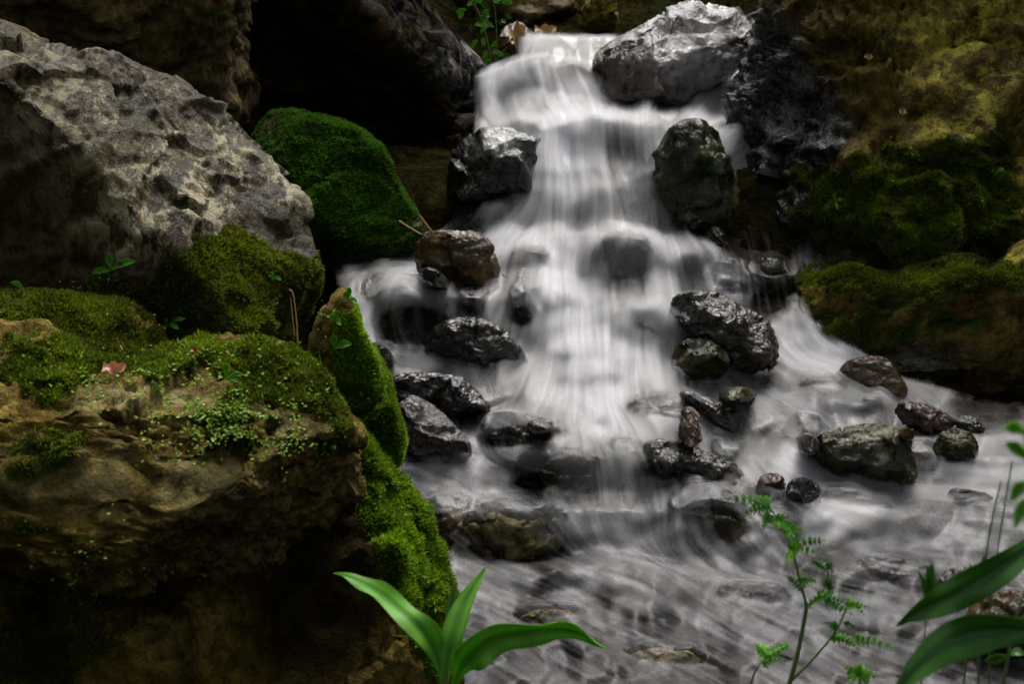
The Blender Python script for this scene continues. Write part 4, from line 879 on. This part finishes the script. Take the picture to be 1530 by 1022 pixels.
    for _ in range(4):
        pd = np.pad(dm, 1, 'edge')
        dm = np.minimum.reduce([pd[y:y + d.shape[0], x:x + d.shape[1]] for y in (0, 1, 2) for x in (0, 1, 2)])
    need = np.minimum(np.maximum(d - 0.62 * lift - (dm - 0.010), 0), 0.085) * (dm < 50)
    nb = blur(need, 6)
    d = d - np.maximum(need, nb)
    d = d - np.maximum(blur(np.maximum(need, nb), 2) - np.maximum(need, nb), 0)
    fm = fm * (1 - 0.4 * smooth(0.004, 0.03, need))
    base = pix(GX, GY, d)
    h, w = GX.shape
    n = h * w
    i = (np.arange(h - 1)[:, None] * w + np.arange(w - 1)).ravel()
    quad = np.stack([i, i + w, i + w + 1, i + 1], 1)
    inside = ((GX > xl) & (GX < xr)).ravel()
    quad = quad[inside[quad].any(1)]
    off = np.array([0, -0.75, 0.66])
    Vs, Fs, Am, Gl = [], [], [], []
    lay = [(0.0, 1.0, 1.0), (0.014, 0.42, 0.0), (0.030, 0.26, 0.0)]
    for k, (o, al, gl) in enumerate(lay):
        sw = 0 if k == 0 else o * 0.35 * wide + o * 0.3 * pnoise(q * 1.3, 20 + k).reshape(GX.shape)
        P = base + (lift + o + sw)[..., None] * off
        if k:
            keep = np.clip((fm - 0.25) / 0.6, 0, 1) * al
            fa = keep * np.clip(1 + 0.25 * (fine if k == 1 else mid), 0, 2)
            fa = np.clip(blur(fa, 2), 0, .8)
        else:
            fa = fm * 0.82
        Vs.append(P.reshape(-1, 3)); Am.append(fa.ravel()); Gl.append((gl * smooth(0.04, 0.22, foam0) * 0.8 * edge * (1 - 0.45 * tread)).ravel())
        qf = quad + k * n
        if k:
            keepf = fa.ravel()[quad].max(1) > 0.01
            qf = qf[keepf]
        Fs.append(qf)
    V = np.concatenate(Vs); Fq = np.concatenate(Fs)
    used = np.unique(Fq); re = np.full(len(V), -1); re[used] = np.arange(len(used))
    me = mesh_np('stream_water', V[used], re[Fq])
    attr(me, 'foam', np.concatenate(Am)[used]); attr(me, 'gloss', np.concatenate(Gl)[used])
    tag(link('stream_water', me, M['water']), kind='structure')
    # rough bed below it
    sx = slice(None, None, 3)
    B = base[sx, sx] - (0.055 - lift[sx, sx] * .8)[..., None] * off
    hh, ww = B.shape[:2]
    B = B.reshape(-1, 3)
    B = B + np.array([0, -.5, .8]) * (0.05 * fbm(B * 9, 4, 12) + 0.02 * ridged(B * 14, 3, 15))[:, None]
    i = (np.arange(hh - 1)[:, None] * ww + np.arange(ww - 1)).ravel()
    qb = np.stack([i, i + ww, i + ww + 1, i + 1], 1)
    inb = ((GX > xl + 6) & (GX < xr - 6))[sx, sx].ravel()
    me = mesh_np('streambed', B, qb[inb[qb].any(1)])
    attr(me, 'moss', np.zeros(len(B))); attr(me, 'lichen_gleam', np.zeros(len(B)))
    tag(link('streambed', me, M['bed']), kind='structure')


water()


# ------------------------------------------------------------------ plants, leaves, twigs
AV = np.concatenate(ALLV)
AV = AV[(AV[:, 0] > -60) & (AV[:, 0] < 1600) & (AV[:, 1] > -60) & (AV[:, 1] < 1090)]
DEP = np.full((290, 420), 99.0)
np.minimum.at(DEP, (((AV[:, 1] + 60) / 4).astype(int), ((AV[:, 0] + 60) / 4).astype(int)), AV[:, 2])


def rock_d(px, py):
    i, j = int((px + 60) / 4), int((py + 60) / 4)
    w = DEP[max(j - 1, 0):j + 2, max(i - 1, 0):i + 2]
    return float(np.min(w)) if w.min() < 50 else float(water_d(px, py))


def spline(pts, n):
    P = np.array(pts, float)
    P = np.concatenate([[2 * P[0] - P[1]], P, [2 * P[-1] - P[-2]]])
    t = np.linspace(0, len(P) - 3 - 1e-6, n); k = t.astype(int); f = (t - k)[:, None]
    a, b, c, d = P[k], P[k + 1], P[k + 2], P[k + 3]
    return 0.5 * (2 * b + (c - a) * f + (2 * a - 5 * b + 4 * c - d) * f ** 2 + (3 * b - a - 3 * c + d) * f ** 3)


def tube(path, r0, r1, n=24, k=6):
    c = spline(path, n)
    tg = np.gradient(c, axis=0); tg /= np.linalg.norm(tg, axis=1)[:, None] + 1e-12
    ref = np.array([0.31, 0.77, 0.55])
    s = np.cross(tg, ref); s /= np.linalg.norm(s, axis=1)[:, None] + 1e-12
    u = np.cross(tg, s)
    r = np.linspace(r0, r1, n)
    a = np.arange(k) / k * 2 * np.pi
    V = c[:, None] + r[:, None, None] * (np.cos(a)[None, :, None] * s[:, None] + np.sin(a)[None, :, None] * u[:, None])
    i = np.arange(n - 1)[:, None] * k; j = np.arange(k)[None]
    F = np.stack([i + j, i + (j + 1) % k, i + k + (j + 1) % k, i + k + j], -1).reshape(-1, 4)
    return V.reshape(-1, 3), F


def blade(path, width, twist=0.0, twist1=None, fold=0.25, wave=0.0, nw=3.0, n=28, m=9, base=0.12, ph=0.0, normal=None, power=0.6, peak=0.45):
    """leaf blade: midrib along path, folded at the rib, edges waving; returns a closed thin shell"""
    c = spline(path, n)
    t = np.linspace(0, 1, n)
    tg = np.gradient(c, axis=0); tg /= np.linalg.norm(tg, axis=1)[:, None] + 1e-12
    nv = (CP - c) if normal is None else np.tile(np.array(normal, float), (n, 1))
    s = np.cross(tg, nv); s /= np.linalg.norm(s, axis=1)[:, None] + 1e-12
    u = np.cross(s, tg)
    tw = np.linspace(twist, twist if twist1 is None else twist1, n)[:, None]
    s, u = s * np.cos(tw) + u * np.sin(tw), u * np.cos(tw) - s * np.sin(tw)
    g = np.interp(t, [0, base * .6, base + .1, peak, .75, .93, 1], [.05, .08, .4, 1, .74, .26, 0.01])
    g = np.convolve(np.pad(g, 2, 'edge'), np.ones(5) / 5, 'valid'); g[-1] = 0.01
    x = np.linspace(-1, 1, m)
    wv = wave * np.sin(t * nw * 2 * np.pi + ph)[:, None] * np.abs(x)[None] ** 1.5 + 0.4 * wave * np.sin(t * nw * 5 + ph * 2)[:, None] * (x[None] * np.abs(x)[None])
    h = fold * np.abs(x)[None] * g[:, None] + wv * g[:, None] - 0.06 * np.exp(-(x / .12) ** 2)[None]
    V = c[:, None] + width / 2 * (g[:, None, None] * x[None, :, None] * s[:, None] + h[..., None] * u[:, None])
    V2 = V - 0.0006 * u[:, None]
    i = (np.arange(n - 1)[:, None] * m + np.arange(m - 1)).ravel()
    F = np.stack([i, i + 1, i + m + 1, i + m], 1)
    tot = n * m
    X = np.tile(np.abs(x), (n, 1)) + 0 * t[:, None]
    tn = -.5 * np.exp(-(X / .1) ** 2) + .28 * np.sin(X * 17) * (X > .15) + .12 * np.sin(t * 37 + ph)[:, None] + .15 * np.sin(t * 9 + ph * 3)[:, None]
    return np.concatenate([V.reshape(-1, 3), V2.reshape(-1, 3)]), np.concatenate([F, (F + tot)[:, ::-1]]), np.concatenate([tn.ravel(), tn.ravel()])


def part(name, vf, mat, parent, tone=None, rs=random.Random(3), jitter=0.15):
    V, F = vf[0], vf[1]
    loc = np.array(parent.location) if parent is not None else V.mean(0)
    me = mesh_np(name, V - loc, F)
    tn = 0.5 if tone is None else tone
    attr(me, 'tone', tn + rs.uniform(-jitter, jitter) + (vf[2] if len(vf) > 2 else np.zeros(len(V))))
    o = link(name, me, M[mat], parent=parent, loc=None if parent is not None else loc)
    return o


def P(l, d):
    return [pix(q[0], q[1], d + (q[2] if len(q) > 2 else 0)) for q in l]


# broad leaved plant at the bottom centre
e = empty('broad_leaf_plant', pix(664, 1060, 1.78), 'bright green plant with four long strap leaves at the bottom center', 'plant')
dd = 1.78
part('leaf', blade(P([(664, 1060), (658, 1000), (640, 955), (606, 920), (566, 888, .05), (530, 866, .08), (498, 857, .1)], dd), .036, .1, -.95, .35, .34, 3.2, ph=1.2, peak=.33), 'leaf', e)
part('leaf', blade(P([(666, 1060), (666, 1005), (676, 955), (695, 900, .02), (727, 846, .04)], dd), .031, .15, .3, .3, .07, 2, peak=.55), 'leaf', e)
part('leaf', blade(P([(672, 1070), (684, 1010, -.02), (706, 978, -.05), (745, 955, -.06), (800, 943, -.05), (860, 945, -.03), (906, 971, -.02)], dd), .043, .35, -1.15, .35, .34, 3.4, ph=.3, peak=.3), 'leaf', e)
part('leaf', blade(P([(664, 1060), (668, 985, .03), (673, 925, .04), (677, 868, .05)], dd), .018, .5, .7, .2, .05, 2), 'leafdark', e)
part('stem', tube(P([(664, 1075), (664, 1040), (666, 1000)], dd), .006, .003, 10), 'stem', e)

# plant reaching in from the right edge
e = empty('broad_leaf_plant', pix(1690, 1180, 1.2), 'dark green plant with two wide drooping leaves reaching in at the lower right edge', 'plant')
part('leaf', blade(P([(1690, 700), (1600, 770), (1530, 826), (1475, 862), (1420, 893), (1375, 912), (1338, 938)], 1.28), .034, -.2, .5, .25, .3, 2.6, ph=.6, peak=.55), 'leafdark', e)
part('leaf', blade(P([(1700, 985), (1600, 950), (1530, 942), (1470, 944), (1420, 962), (1370, 1000), (1330, 1050)], 1.1), .035, .6, -.2, .25, .22, 2.0, ph=2, peak=.6), 'leafdark', e)
part('stem', tube(P([(1700, 1200), (1705, 1000), (1690, 700)], 1.24), .004, .002, 16), 'stem', e)


def feather(path, length_w, parent, mat, tone, rs, nleaf=6):
    """a pinnate spray: small toothed leaflets in pairs along a stalk, one mesh"""
    c = spline(path, nleaf + 1)
    Vs, Fs, o = [], [], 0
    for k in range(nleaf + 1):
        tg = c[min(k + 1, nleaf)] - c[max(k - 1, 0)]; tg = tg / (np.linalg.norm(tg) + 1e-9)
        view = CP - c[k]; view /= np.linalg.norm(view)
        sd = np.cross(tg, view); sd /= np.linalg.norm(sd)
        sz = length_w * (1 - .55 * k / nleaf) * rs.uniform(.75, 1.15)
        for sg in ((-1, 1) if k < nleaf else (0,)):
            dr = tg * rs.uniform(.4, .8) + sd * sg * 1.0 + view * rs.uniform(-.3, .5); dr /= np.linalg.norm(dr)
            for a in (-.55, 0, .55):                                   # three lobes per leaflet
                d2 = dr * math.cos(a) + np.cross(view, dr) * math.sin(a)
                d2 /= np.linalg.norm(d2)
                L = sz * (1.0 if a == 0 else .72)
                v, f, _ = blade([c[k], c[k] + d2 * L * .5, c[k] + d2 * L + np.array([0, 0, -.15 * L])], L * .42, fold=.2, n=7, m=3, base=.05)
                Vs.append(v); Fs.append(f + o); o += len(v)
    v, f = tube(path, .0009, .0005, 10, 4)
    Vs.append(v); Fs.append(f + o)
    return part('leaf', (np.concatenate(Vs), np.concatenate(Fs)), mat, parent, tone)


rs = random.Random(5)
e = empty('feathery_plant', pix(1170, 1050, 1.9), 'slender herb with feathery divided leaves standing in front of the pool at lower right', 'plant')
D9 = 1.9
part('stem', tube(P([(1168, 1060), (1190, 985), (1203, 920), (1205, 905)], D9), .0034, .0022, 20), 'stem', e)
part('stem', tube(P([(1205, 905), (1192, 855), (1183, 820), (1172, 795), (1150, 760), (1112, 742)], D9), .0022, .0008, 20), 'stem', e)
part('stem', tube(P([(1180, 1020), (1215, 985), (1248, 945), (1262, 915), (1268, 895)], D9), .0022, .0008, 20), 'stem', e)
part('stem', tube(P([(1205, 908), (1225, 890), (1236, 868), (1238, 840)], D9), .0016, .0006, 14), 'stem', e)
part('stem', tube(P([(1110, 1060), (1128, 1005), (1148, 980)], D9), .002, .0008, 12), 'stem', e)
for (x0, y0, x1, y1, w, mt, tn) in [(1150, 752, 1092, 745, 22, 'leaf', .5), (1150, 755, 1112, 768, 20, 'leaf', .4), (1160, 775, 1185, 800, 20, 'leaf', .6), (1150, 770, 1140, 790, 16, 'leaf', .5), (1172, 795, 1200, 792, 18, 'leaf', .4),
                                    (1180, 815, 1230, 808, 20, 'leafdark', .7), (1180, 820, 1222, 826, 18, 'leaf', .3), (1185, 825, 1180, 842, 14, 'leaf', .9), (1236, 850, 1212, 838, 14, 'leafdark', .5), (1238, 842, 1245, 858, 13, 'leafdark', .5),
                                    (1236, 868, 1238, 890, 14, 'leafdark', .4), (1200, 880, 1176, 862, 14, 'leafdark', .8), (1195, 870, 1222, 868, 14, 'leaf', .3), (1205, 905, 1250, 885, 16, 'leaf', .4), (1222, 890, 1262, 902, 16, 'leaf', .4), (1235, 898, 1270, 918, 16, 'leafdark', .8),
                                    (1266, 905, 1298, 908, 15, 'leaf', .7), (1268, 898, 1290, 918, 13, 'leaf', .6), (1250, 940, 1232, 932, 14, 'leafdark', .6), (1262, 930, 1278, 938, 10, 'leafdark', .6), (1246, 950, 1280, 968, 18, 'leaf', .4),
                                    (1280, 955, 1335, 968, 17, 'leaf', .7), (1148, 980, 1130, 965, 20, 'leaf', .9), (1148, 980, 1180, 962, 20, 'leaf', .9), (1140, 990, 1170, 985, 16, 'leaf', .8)]:
    dz = rs.uniform(-.04, .04)
    feather(P([(x0, y0), ((x0 + x1) / 2 + rs.uniform(-4, 4), (y0 + y1) / 2 - 3, dz), (x1, y1, dz * 2)], D9), .72 * w * D9 / FPX, e, mt, tn, rs)
e = empty('feathery_plant', pix(1284, 1050, 1.85), 'small sprig of feathery leaf right of the slender herb at the bottom edge', 'plant')
part('stem', tube(P([(1284, 1060), (1284, 1030), (1282, 1008)], 1.85), .0012, .0006, 8), 'stem', e)
feather(P([(1282, 1010), (1275, 1004), (1268, 1000)], 1.85), .016, e, 'leaf', .6, rs, 4)
feather(P([(1282, 1010), (1292, 1006), (1302, 1010)], 1.85), .016, e, 'leaf', .6, rs, 4)

# dark grassy stalks and blurred herbs at the right edge
for (pts, dz, lab) in [([(1462, 1080), (1463, 960), (1475, 820), (1495, 720)], 1.5, 'thin dark upright stalk behind the big leaf at the right edge, the left one'),
                       ([(1480, 1080), (1478, 940), (1488, 840), (1512, 690)], 1.48, 'thin dark stalk next to the left one behind the big leaf at the right edge'),
                       ([(1488, 1080), (1505, 990), (1520, 920), (1545, 840)], 1.45, 'thicker dark leaning stalk with a small leaf at the right edge')]:
    e = empty('stalk', pix(pts[0][0], pts[0][1], dz), lab, 'stalk', 'dark stalks at the right edge')
    part('stem', tube(P(pts, dz), .0022 if 'thicker' in lab else .0012, .0008, 20), 'stem', e)
    if 'thicker' in lab:
        part('leaf', blade(P([(1508, 980), (1490, 985), (1472, 988)], dz), .014, .6, n=12), 'leafdark', e)
        part('leaf', blade(P([(1508, 980), (1520, 975), (1530, 978)], dz), .012, .6, n=12), 'leafdark', e)
for (x, y, sc, dz, lab, n) in [(1385, 900, 1.0, 1.55, 'blurred dark tuft of fine leaves left of the big leaf at lower right', 7), (1450, 885, .8, 1.6, 'blurred dark tuft of fine leaves above the big leaf at lower right', 6)]:
    e = empty('leafy_tuft', pix(x, y + 90, dz), lab, 'plant')
    part('stem', tube(P([(x - 10, y + 140), (x - 4, y + 60), (x, y)], dz), .0012, .0006, 10), 'stem', e)
    for k in range(n):
        x1, y1 = x + rs.uniform(-28, 30) * sc, y - rs.uniform(10, 75) * sc
        part('leaf', blade(P([(x - 3 + k % 2, y + 20 - k * 5), ((x + x1) / 2 + 4, (y + y1) / 2), (x1, y1)], dz), .008, rs.uniform(-.5, .5), n=12, m=5), 'leafdark', e)
e = empty('leafy_plant', pix(1545, 860, .95), 'strongly blurred pale green leaves at the right edge of the pool', 'plant')
part('stem', tube(P([(1548, 900), (1540, 760), (1530, 640)], .95), .001, .0006, 12), 'stem', e)
for (x0, y0, x1, y1) in [(1532, 650, 1500, 640), (1532, 650, 1550, 615), (1536, 690, 1502, 662), (1536, 720, 1510, 750), (1540, 740, 1515, 790), (1534, 680, 1560, 650)]:
    part('leaf', blade(P([(x0, y0), ((x0 + x1) / 2, (y0 + y1) / 2 - 6), (x1, y1)], .95), .010, .3, n=12, m=5), 'leaf', e)

# seedlings growing from the moss
SEED = [(165, 404, 'pale three leaved seedling on the grey boulder above the moss mound', [(-2, -24, 14), (38, -14, 13), (-28, 4, 10)]),
        (36, 434, 'single narrow leaf seedling at the left edge on the moss mound', [(-20, -12, 8)]),
        (500, 522, 'two leaved seedling on the moss beside the side fall', [(-2, -22, 14), (26, -8, 13)]),
        (407, 418, 'tiny two leaved seedling on the moss below the grey boulder', [(-3, -8, 9), (14, 0, 6)]),
        (338, 566, 'upright oval leaf seedling among the ground cover', [(0, -24, 11), (28, -6, 7), (20, 6, 5)]),
        (250, 486, 'drooping dark seedling in the shade beside the moss mound', [(28, -10, 7), (18, 6, 8), (-8, 8, 7), (-4, -8, 6)]),
        (1487, 262, 'small dark seedling on the mossy top of the olive boulder', [(14, -10, 7), (20, 4, 7), (-6, -8, 6)]),
        (1248, 302, 'two leaved seedling low on the olive boulder', [(-3, -12, 6), (10, -3, 5), (4, 12, 5)]),
        (520, 448, 'upper seedling on the mossy rim beside the side fall', [(4, -18, 9), (14, 4, 7), (-8, -8, 8)]),
        (500, 480, 'middle seedling on the mossy rim beside the side fall', [(8, -14, 9), (-8, -6, 9), (10, 6, 7)])]
for (x, y, lab, lv) in SEED:
    dz = rock_d(x, y) - .008
    e = empty('seedling', pix(x, y, dz), lab, 'seedling')
    for (dx, dy, w) in lv:
        part('leaf', blade(P([(x, y), (x + dx * .5, y + dy * .6 - 3, -.01), (x + dx, y + dy, -.015)], dz), w * dz / FPX * 1.2, .2, n=12, m=5, fold=.3, peak=.5), 'leaf', e)

# ground cover of tiny round leaves in the moss
def ground_cover():
    r = np.random.RandomState(9)
    Vs, Fs, Tn, o = [], [], [], 0
    for (cx, cy, sx, sy, cnt) in [(300, 600, 55, 25, 700), (360, 640, 70, 28, 950), (420, 585, 50, 30, 220), (200, 560, 60, 18, 260), (120, 585, 50, 18, 110), (330, 530, 60, 12, 140), (470, 650, 30, 28, 90), (140, 880, 50, 45, 110), (60, 960, 60, 40, 60),
                                  (110, 815, 40, 25, 40), (300, 860, 60, 14, 40), (130, 420, 25, 9, 30), (220, 470, 40, 14, 60), (490, 490, 14, 22, 30), (640, 760, 14, 20, 12), (1480, 260, 60, 30, 40), (1350, 250, 60, 40, 30)]:
        for k in range(cnt):
            x, y = cx + sx * r.randn(), cy + sy * r.randn()
            if not (-40 < x < 1540 and -40 < y < 1060): continue
            if pnoise(np.array([[x / 26, y / 16, 1.5]]), 3)[0] < r.uniform(-.35, .45): continue
            dz = rock_d(x, y)
            if dz > 6.2: continue
            p0 = pix(x, y, dz - .004 - .005 * r.rand())
            a = np.array([r.randn(), r.randn() * .6 - .5, r.randn() * .6 + .1]); a /= np.linalg.norm(a)
            b = np.cross(a, np.array([r.randn() * .4, -.6, .8])); b /= np.linalg.norm(b) + 1e-9
            L = .0036 * r.uniform(.6, 1.35); w = L * .62
            up = np.cross(a, b); up *= np.sign(up[2]) if up[2] else 1
            Vs.append(np.stack([p0, p0 + a * L * .5 + b * w + up * .001, p0 + a * L * 1.3 + b * w * .8, p0 + a * L * 1.9, p0 + a * L * 1.3 - b * w * .8, p0 + a * L * .5 - b * w + up * .001]))
            Fs.append(np.array([[0, 1, 2], [0, 2, 3], [0, 3, 4], [0, 4, 5]]) + o); o += 6
            Tn.append(np.full(6, np.clip(.5 + .25 * r.randn(), 0, 1)))
    me = mesh_np('ground_cover', np.concatenate(Vs), np.concatenate(Fs), False)
    attr(me, 'tone', np.concatenate(Tn))
    tag(link('ground_cover', me, M['cover']), kind='stuff')


ground_cover()


def stick(name, label, cat, pts, r0, r1, mat, dz=None, off=.01):
    W = [pix(x, y, (rock_d(x, y) if dz is None else dz) - off) for (x, y) in pts]
    o = part(name, tube(W, r0, r1, 16), mat, None)
    tag(o, label, cat)


stick('twig', 'orange brown wet twig leaning on the mossy boulder above the square brown rock', 'twig', [(596, 330), (615, 342), (640, 356)], .004, .003, 'twig', 5.15)
stick('twig', 'short thick orange twig sticking up behind the square brown rock', 'twig', [(626, 322), (640, 340), (650, 352)], .006, .004, 'twig', 5.2)
stick('twig', 'thin reddish twig caught in the white water right of the square brown rock', 'twig', [(750, 410), (768, 420), (788, 432)], .003, .002, 'twig', float(water_d(768, 420)) - .06)
stick('twig', 'thin orange stick in the dark hollow left of the main fall', 'twig', [(634, 262), (637, 285), (640, 305)], .003, .002, 'twig', 5.9)
stick('straw', 'short dry straw standing in the moss above the red leaf', 'straw', [(174, 505), (180, 517), (187, 528)], .0014, .001, 'straw', None, .012)
stick('dry_stalk', 'tall dry tan stalk standing beside the dark cleft of the grey boulder', 'stalk', [(445, 518), (443, 480), (438, 440), (432, 432)], .002, .001, 'straw', 3.2)
stick('dry_stalk', 'short tan stalk left of the tall dry stalk', 'stalk', [(440, 500), (436, 465), (434, 445)], .0012, .0008, 'straw', 3.22)
stick('grass_blade', 'fresh green grass blade at the edge of the cleft below the dry stalk', 'grass', [(482, 575), (481, 550), (477, 530)], .0018, .0006, 'leaf', 3.15)


def dead_leaf(label, x, y, w, h, dz, mat, seed, name='fallen_leaf'):
    r = random.Random(seed)
    u = np.linspace(-1, 1, 15); v = np.linspace(-1, 1, 9)
    U, Vv = np.meshgrid(u, v)
    lob = (0.45 + 0.55 * np.abs(np.cos(U * 3.6 + .5)) ** .7) * (1 - .25 * np.abs(U))
    X = U * w; Y = Vv * h * lob
    Z = .5 * h * (np.abs(U) ** 2) + .45 * h * np.sin(U * 4 + 1) * Vv + .3 * h * Vv ** 2
    m = dz / FPX
    c = pix(x, y, dz)
    ax, ay, az = RT, np.array([0, .55, .83]), np.array([0, -.83, .55])
    V = c + (X.ravel()[:, None] * ax + Y.ravel()[:, None] * ay + Z.ravel()[:, None] * az) * m
    i = (np.arange(8)[:, None] * 15 + np.arange(14)).ravel()
    o = part(name, (V, np.stack([i, i + 1, i + 16, i + 15], 1)), mat, None)
    tag(o, label, 'leaf')


dead_leaf('curled reddish fallen leaf lying on the mossy top of the brown boulder', 172, 551, 17, 11, rock_d(172, 553) - .012, 'dead', 1)
dead_leaf('small brown leaf scrap at the back of the mossy ledge', 291, 524, 5, 5, rock_d(291, 526) - .008, 'twig', 2)
dead_leaf('pale scrap of leaf on the right flank moss', 610, 769, 5, 3, rock_d(610, 769) - .012, 'cover', 3)
dead_leaf('pale dead leaf standing by the top fall', 773, 55, 12, 22, 7.2, 'straw', 4)
dead_leaf('yellowish dead leaf on the bank behind the top fall', 815, 45, 16, 9, 7.5, 'straw', 5)
dead_leaf('tan leaf scrap high on the olive boulder', 1348, 167, 5, 7, rock_d(1348, 167) - .01, 'straw', 6)
dead_leaf('round pale leaf scrap on the upper olive boulder', 1297, 85, 6, 5, rock_d(1297, 85) - .01, 'straw', 7)

# leafy plant on the bank at the top
rs = random.Random(11)
e = empty('leafy_plant', pix(735, 120, 7.3), 'green leafy plant on the dark bank left of the top fall', 'plant')
for (pts) in ([(735, 125), (732, 80), (720, 30), (700, -10)], [(735, 125), (742, 70), (740, 20), (735, -10)], [(735, 120), (745, 85), (758, 70)]):
    part('stem', tube(P(pts, 7.3), .004, .002, 12), 'stem', e)
for k in range(44):
    x, y = (rs.gauss(725, 18), rs.uniform(-5, 40)) if k < 26 else (rs.gauss(730, 14), rs.uniform(55, 108))
    a = rs.uniform(-.5, 3.6); L = rs.uniform(9, 18); dz = 7.3 + rs.uniform(-.12, .1)
    part('leaf', blade(P([(x, y), (x + L * .5 * math.cos(a), y + L * .4 * math.sin(a) - 2), (x + L * math.cos(a), y + L * .8 * math.sin(a))], dz), .034, rs.uniform(-.6, .6), n=8, m=5, fold=.2), 'leaf' if rs.random() < .5 else 'leafdark', e)
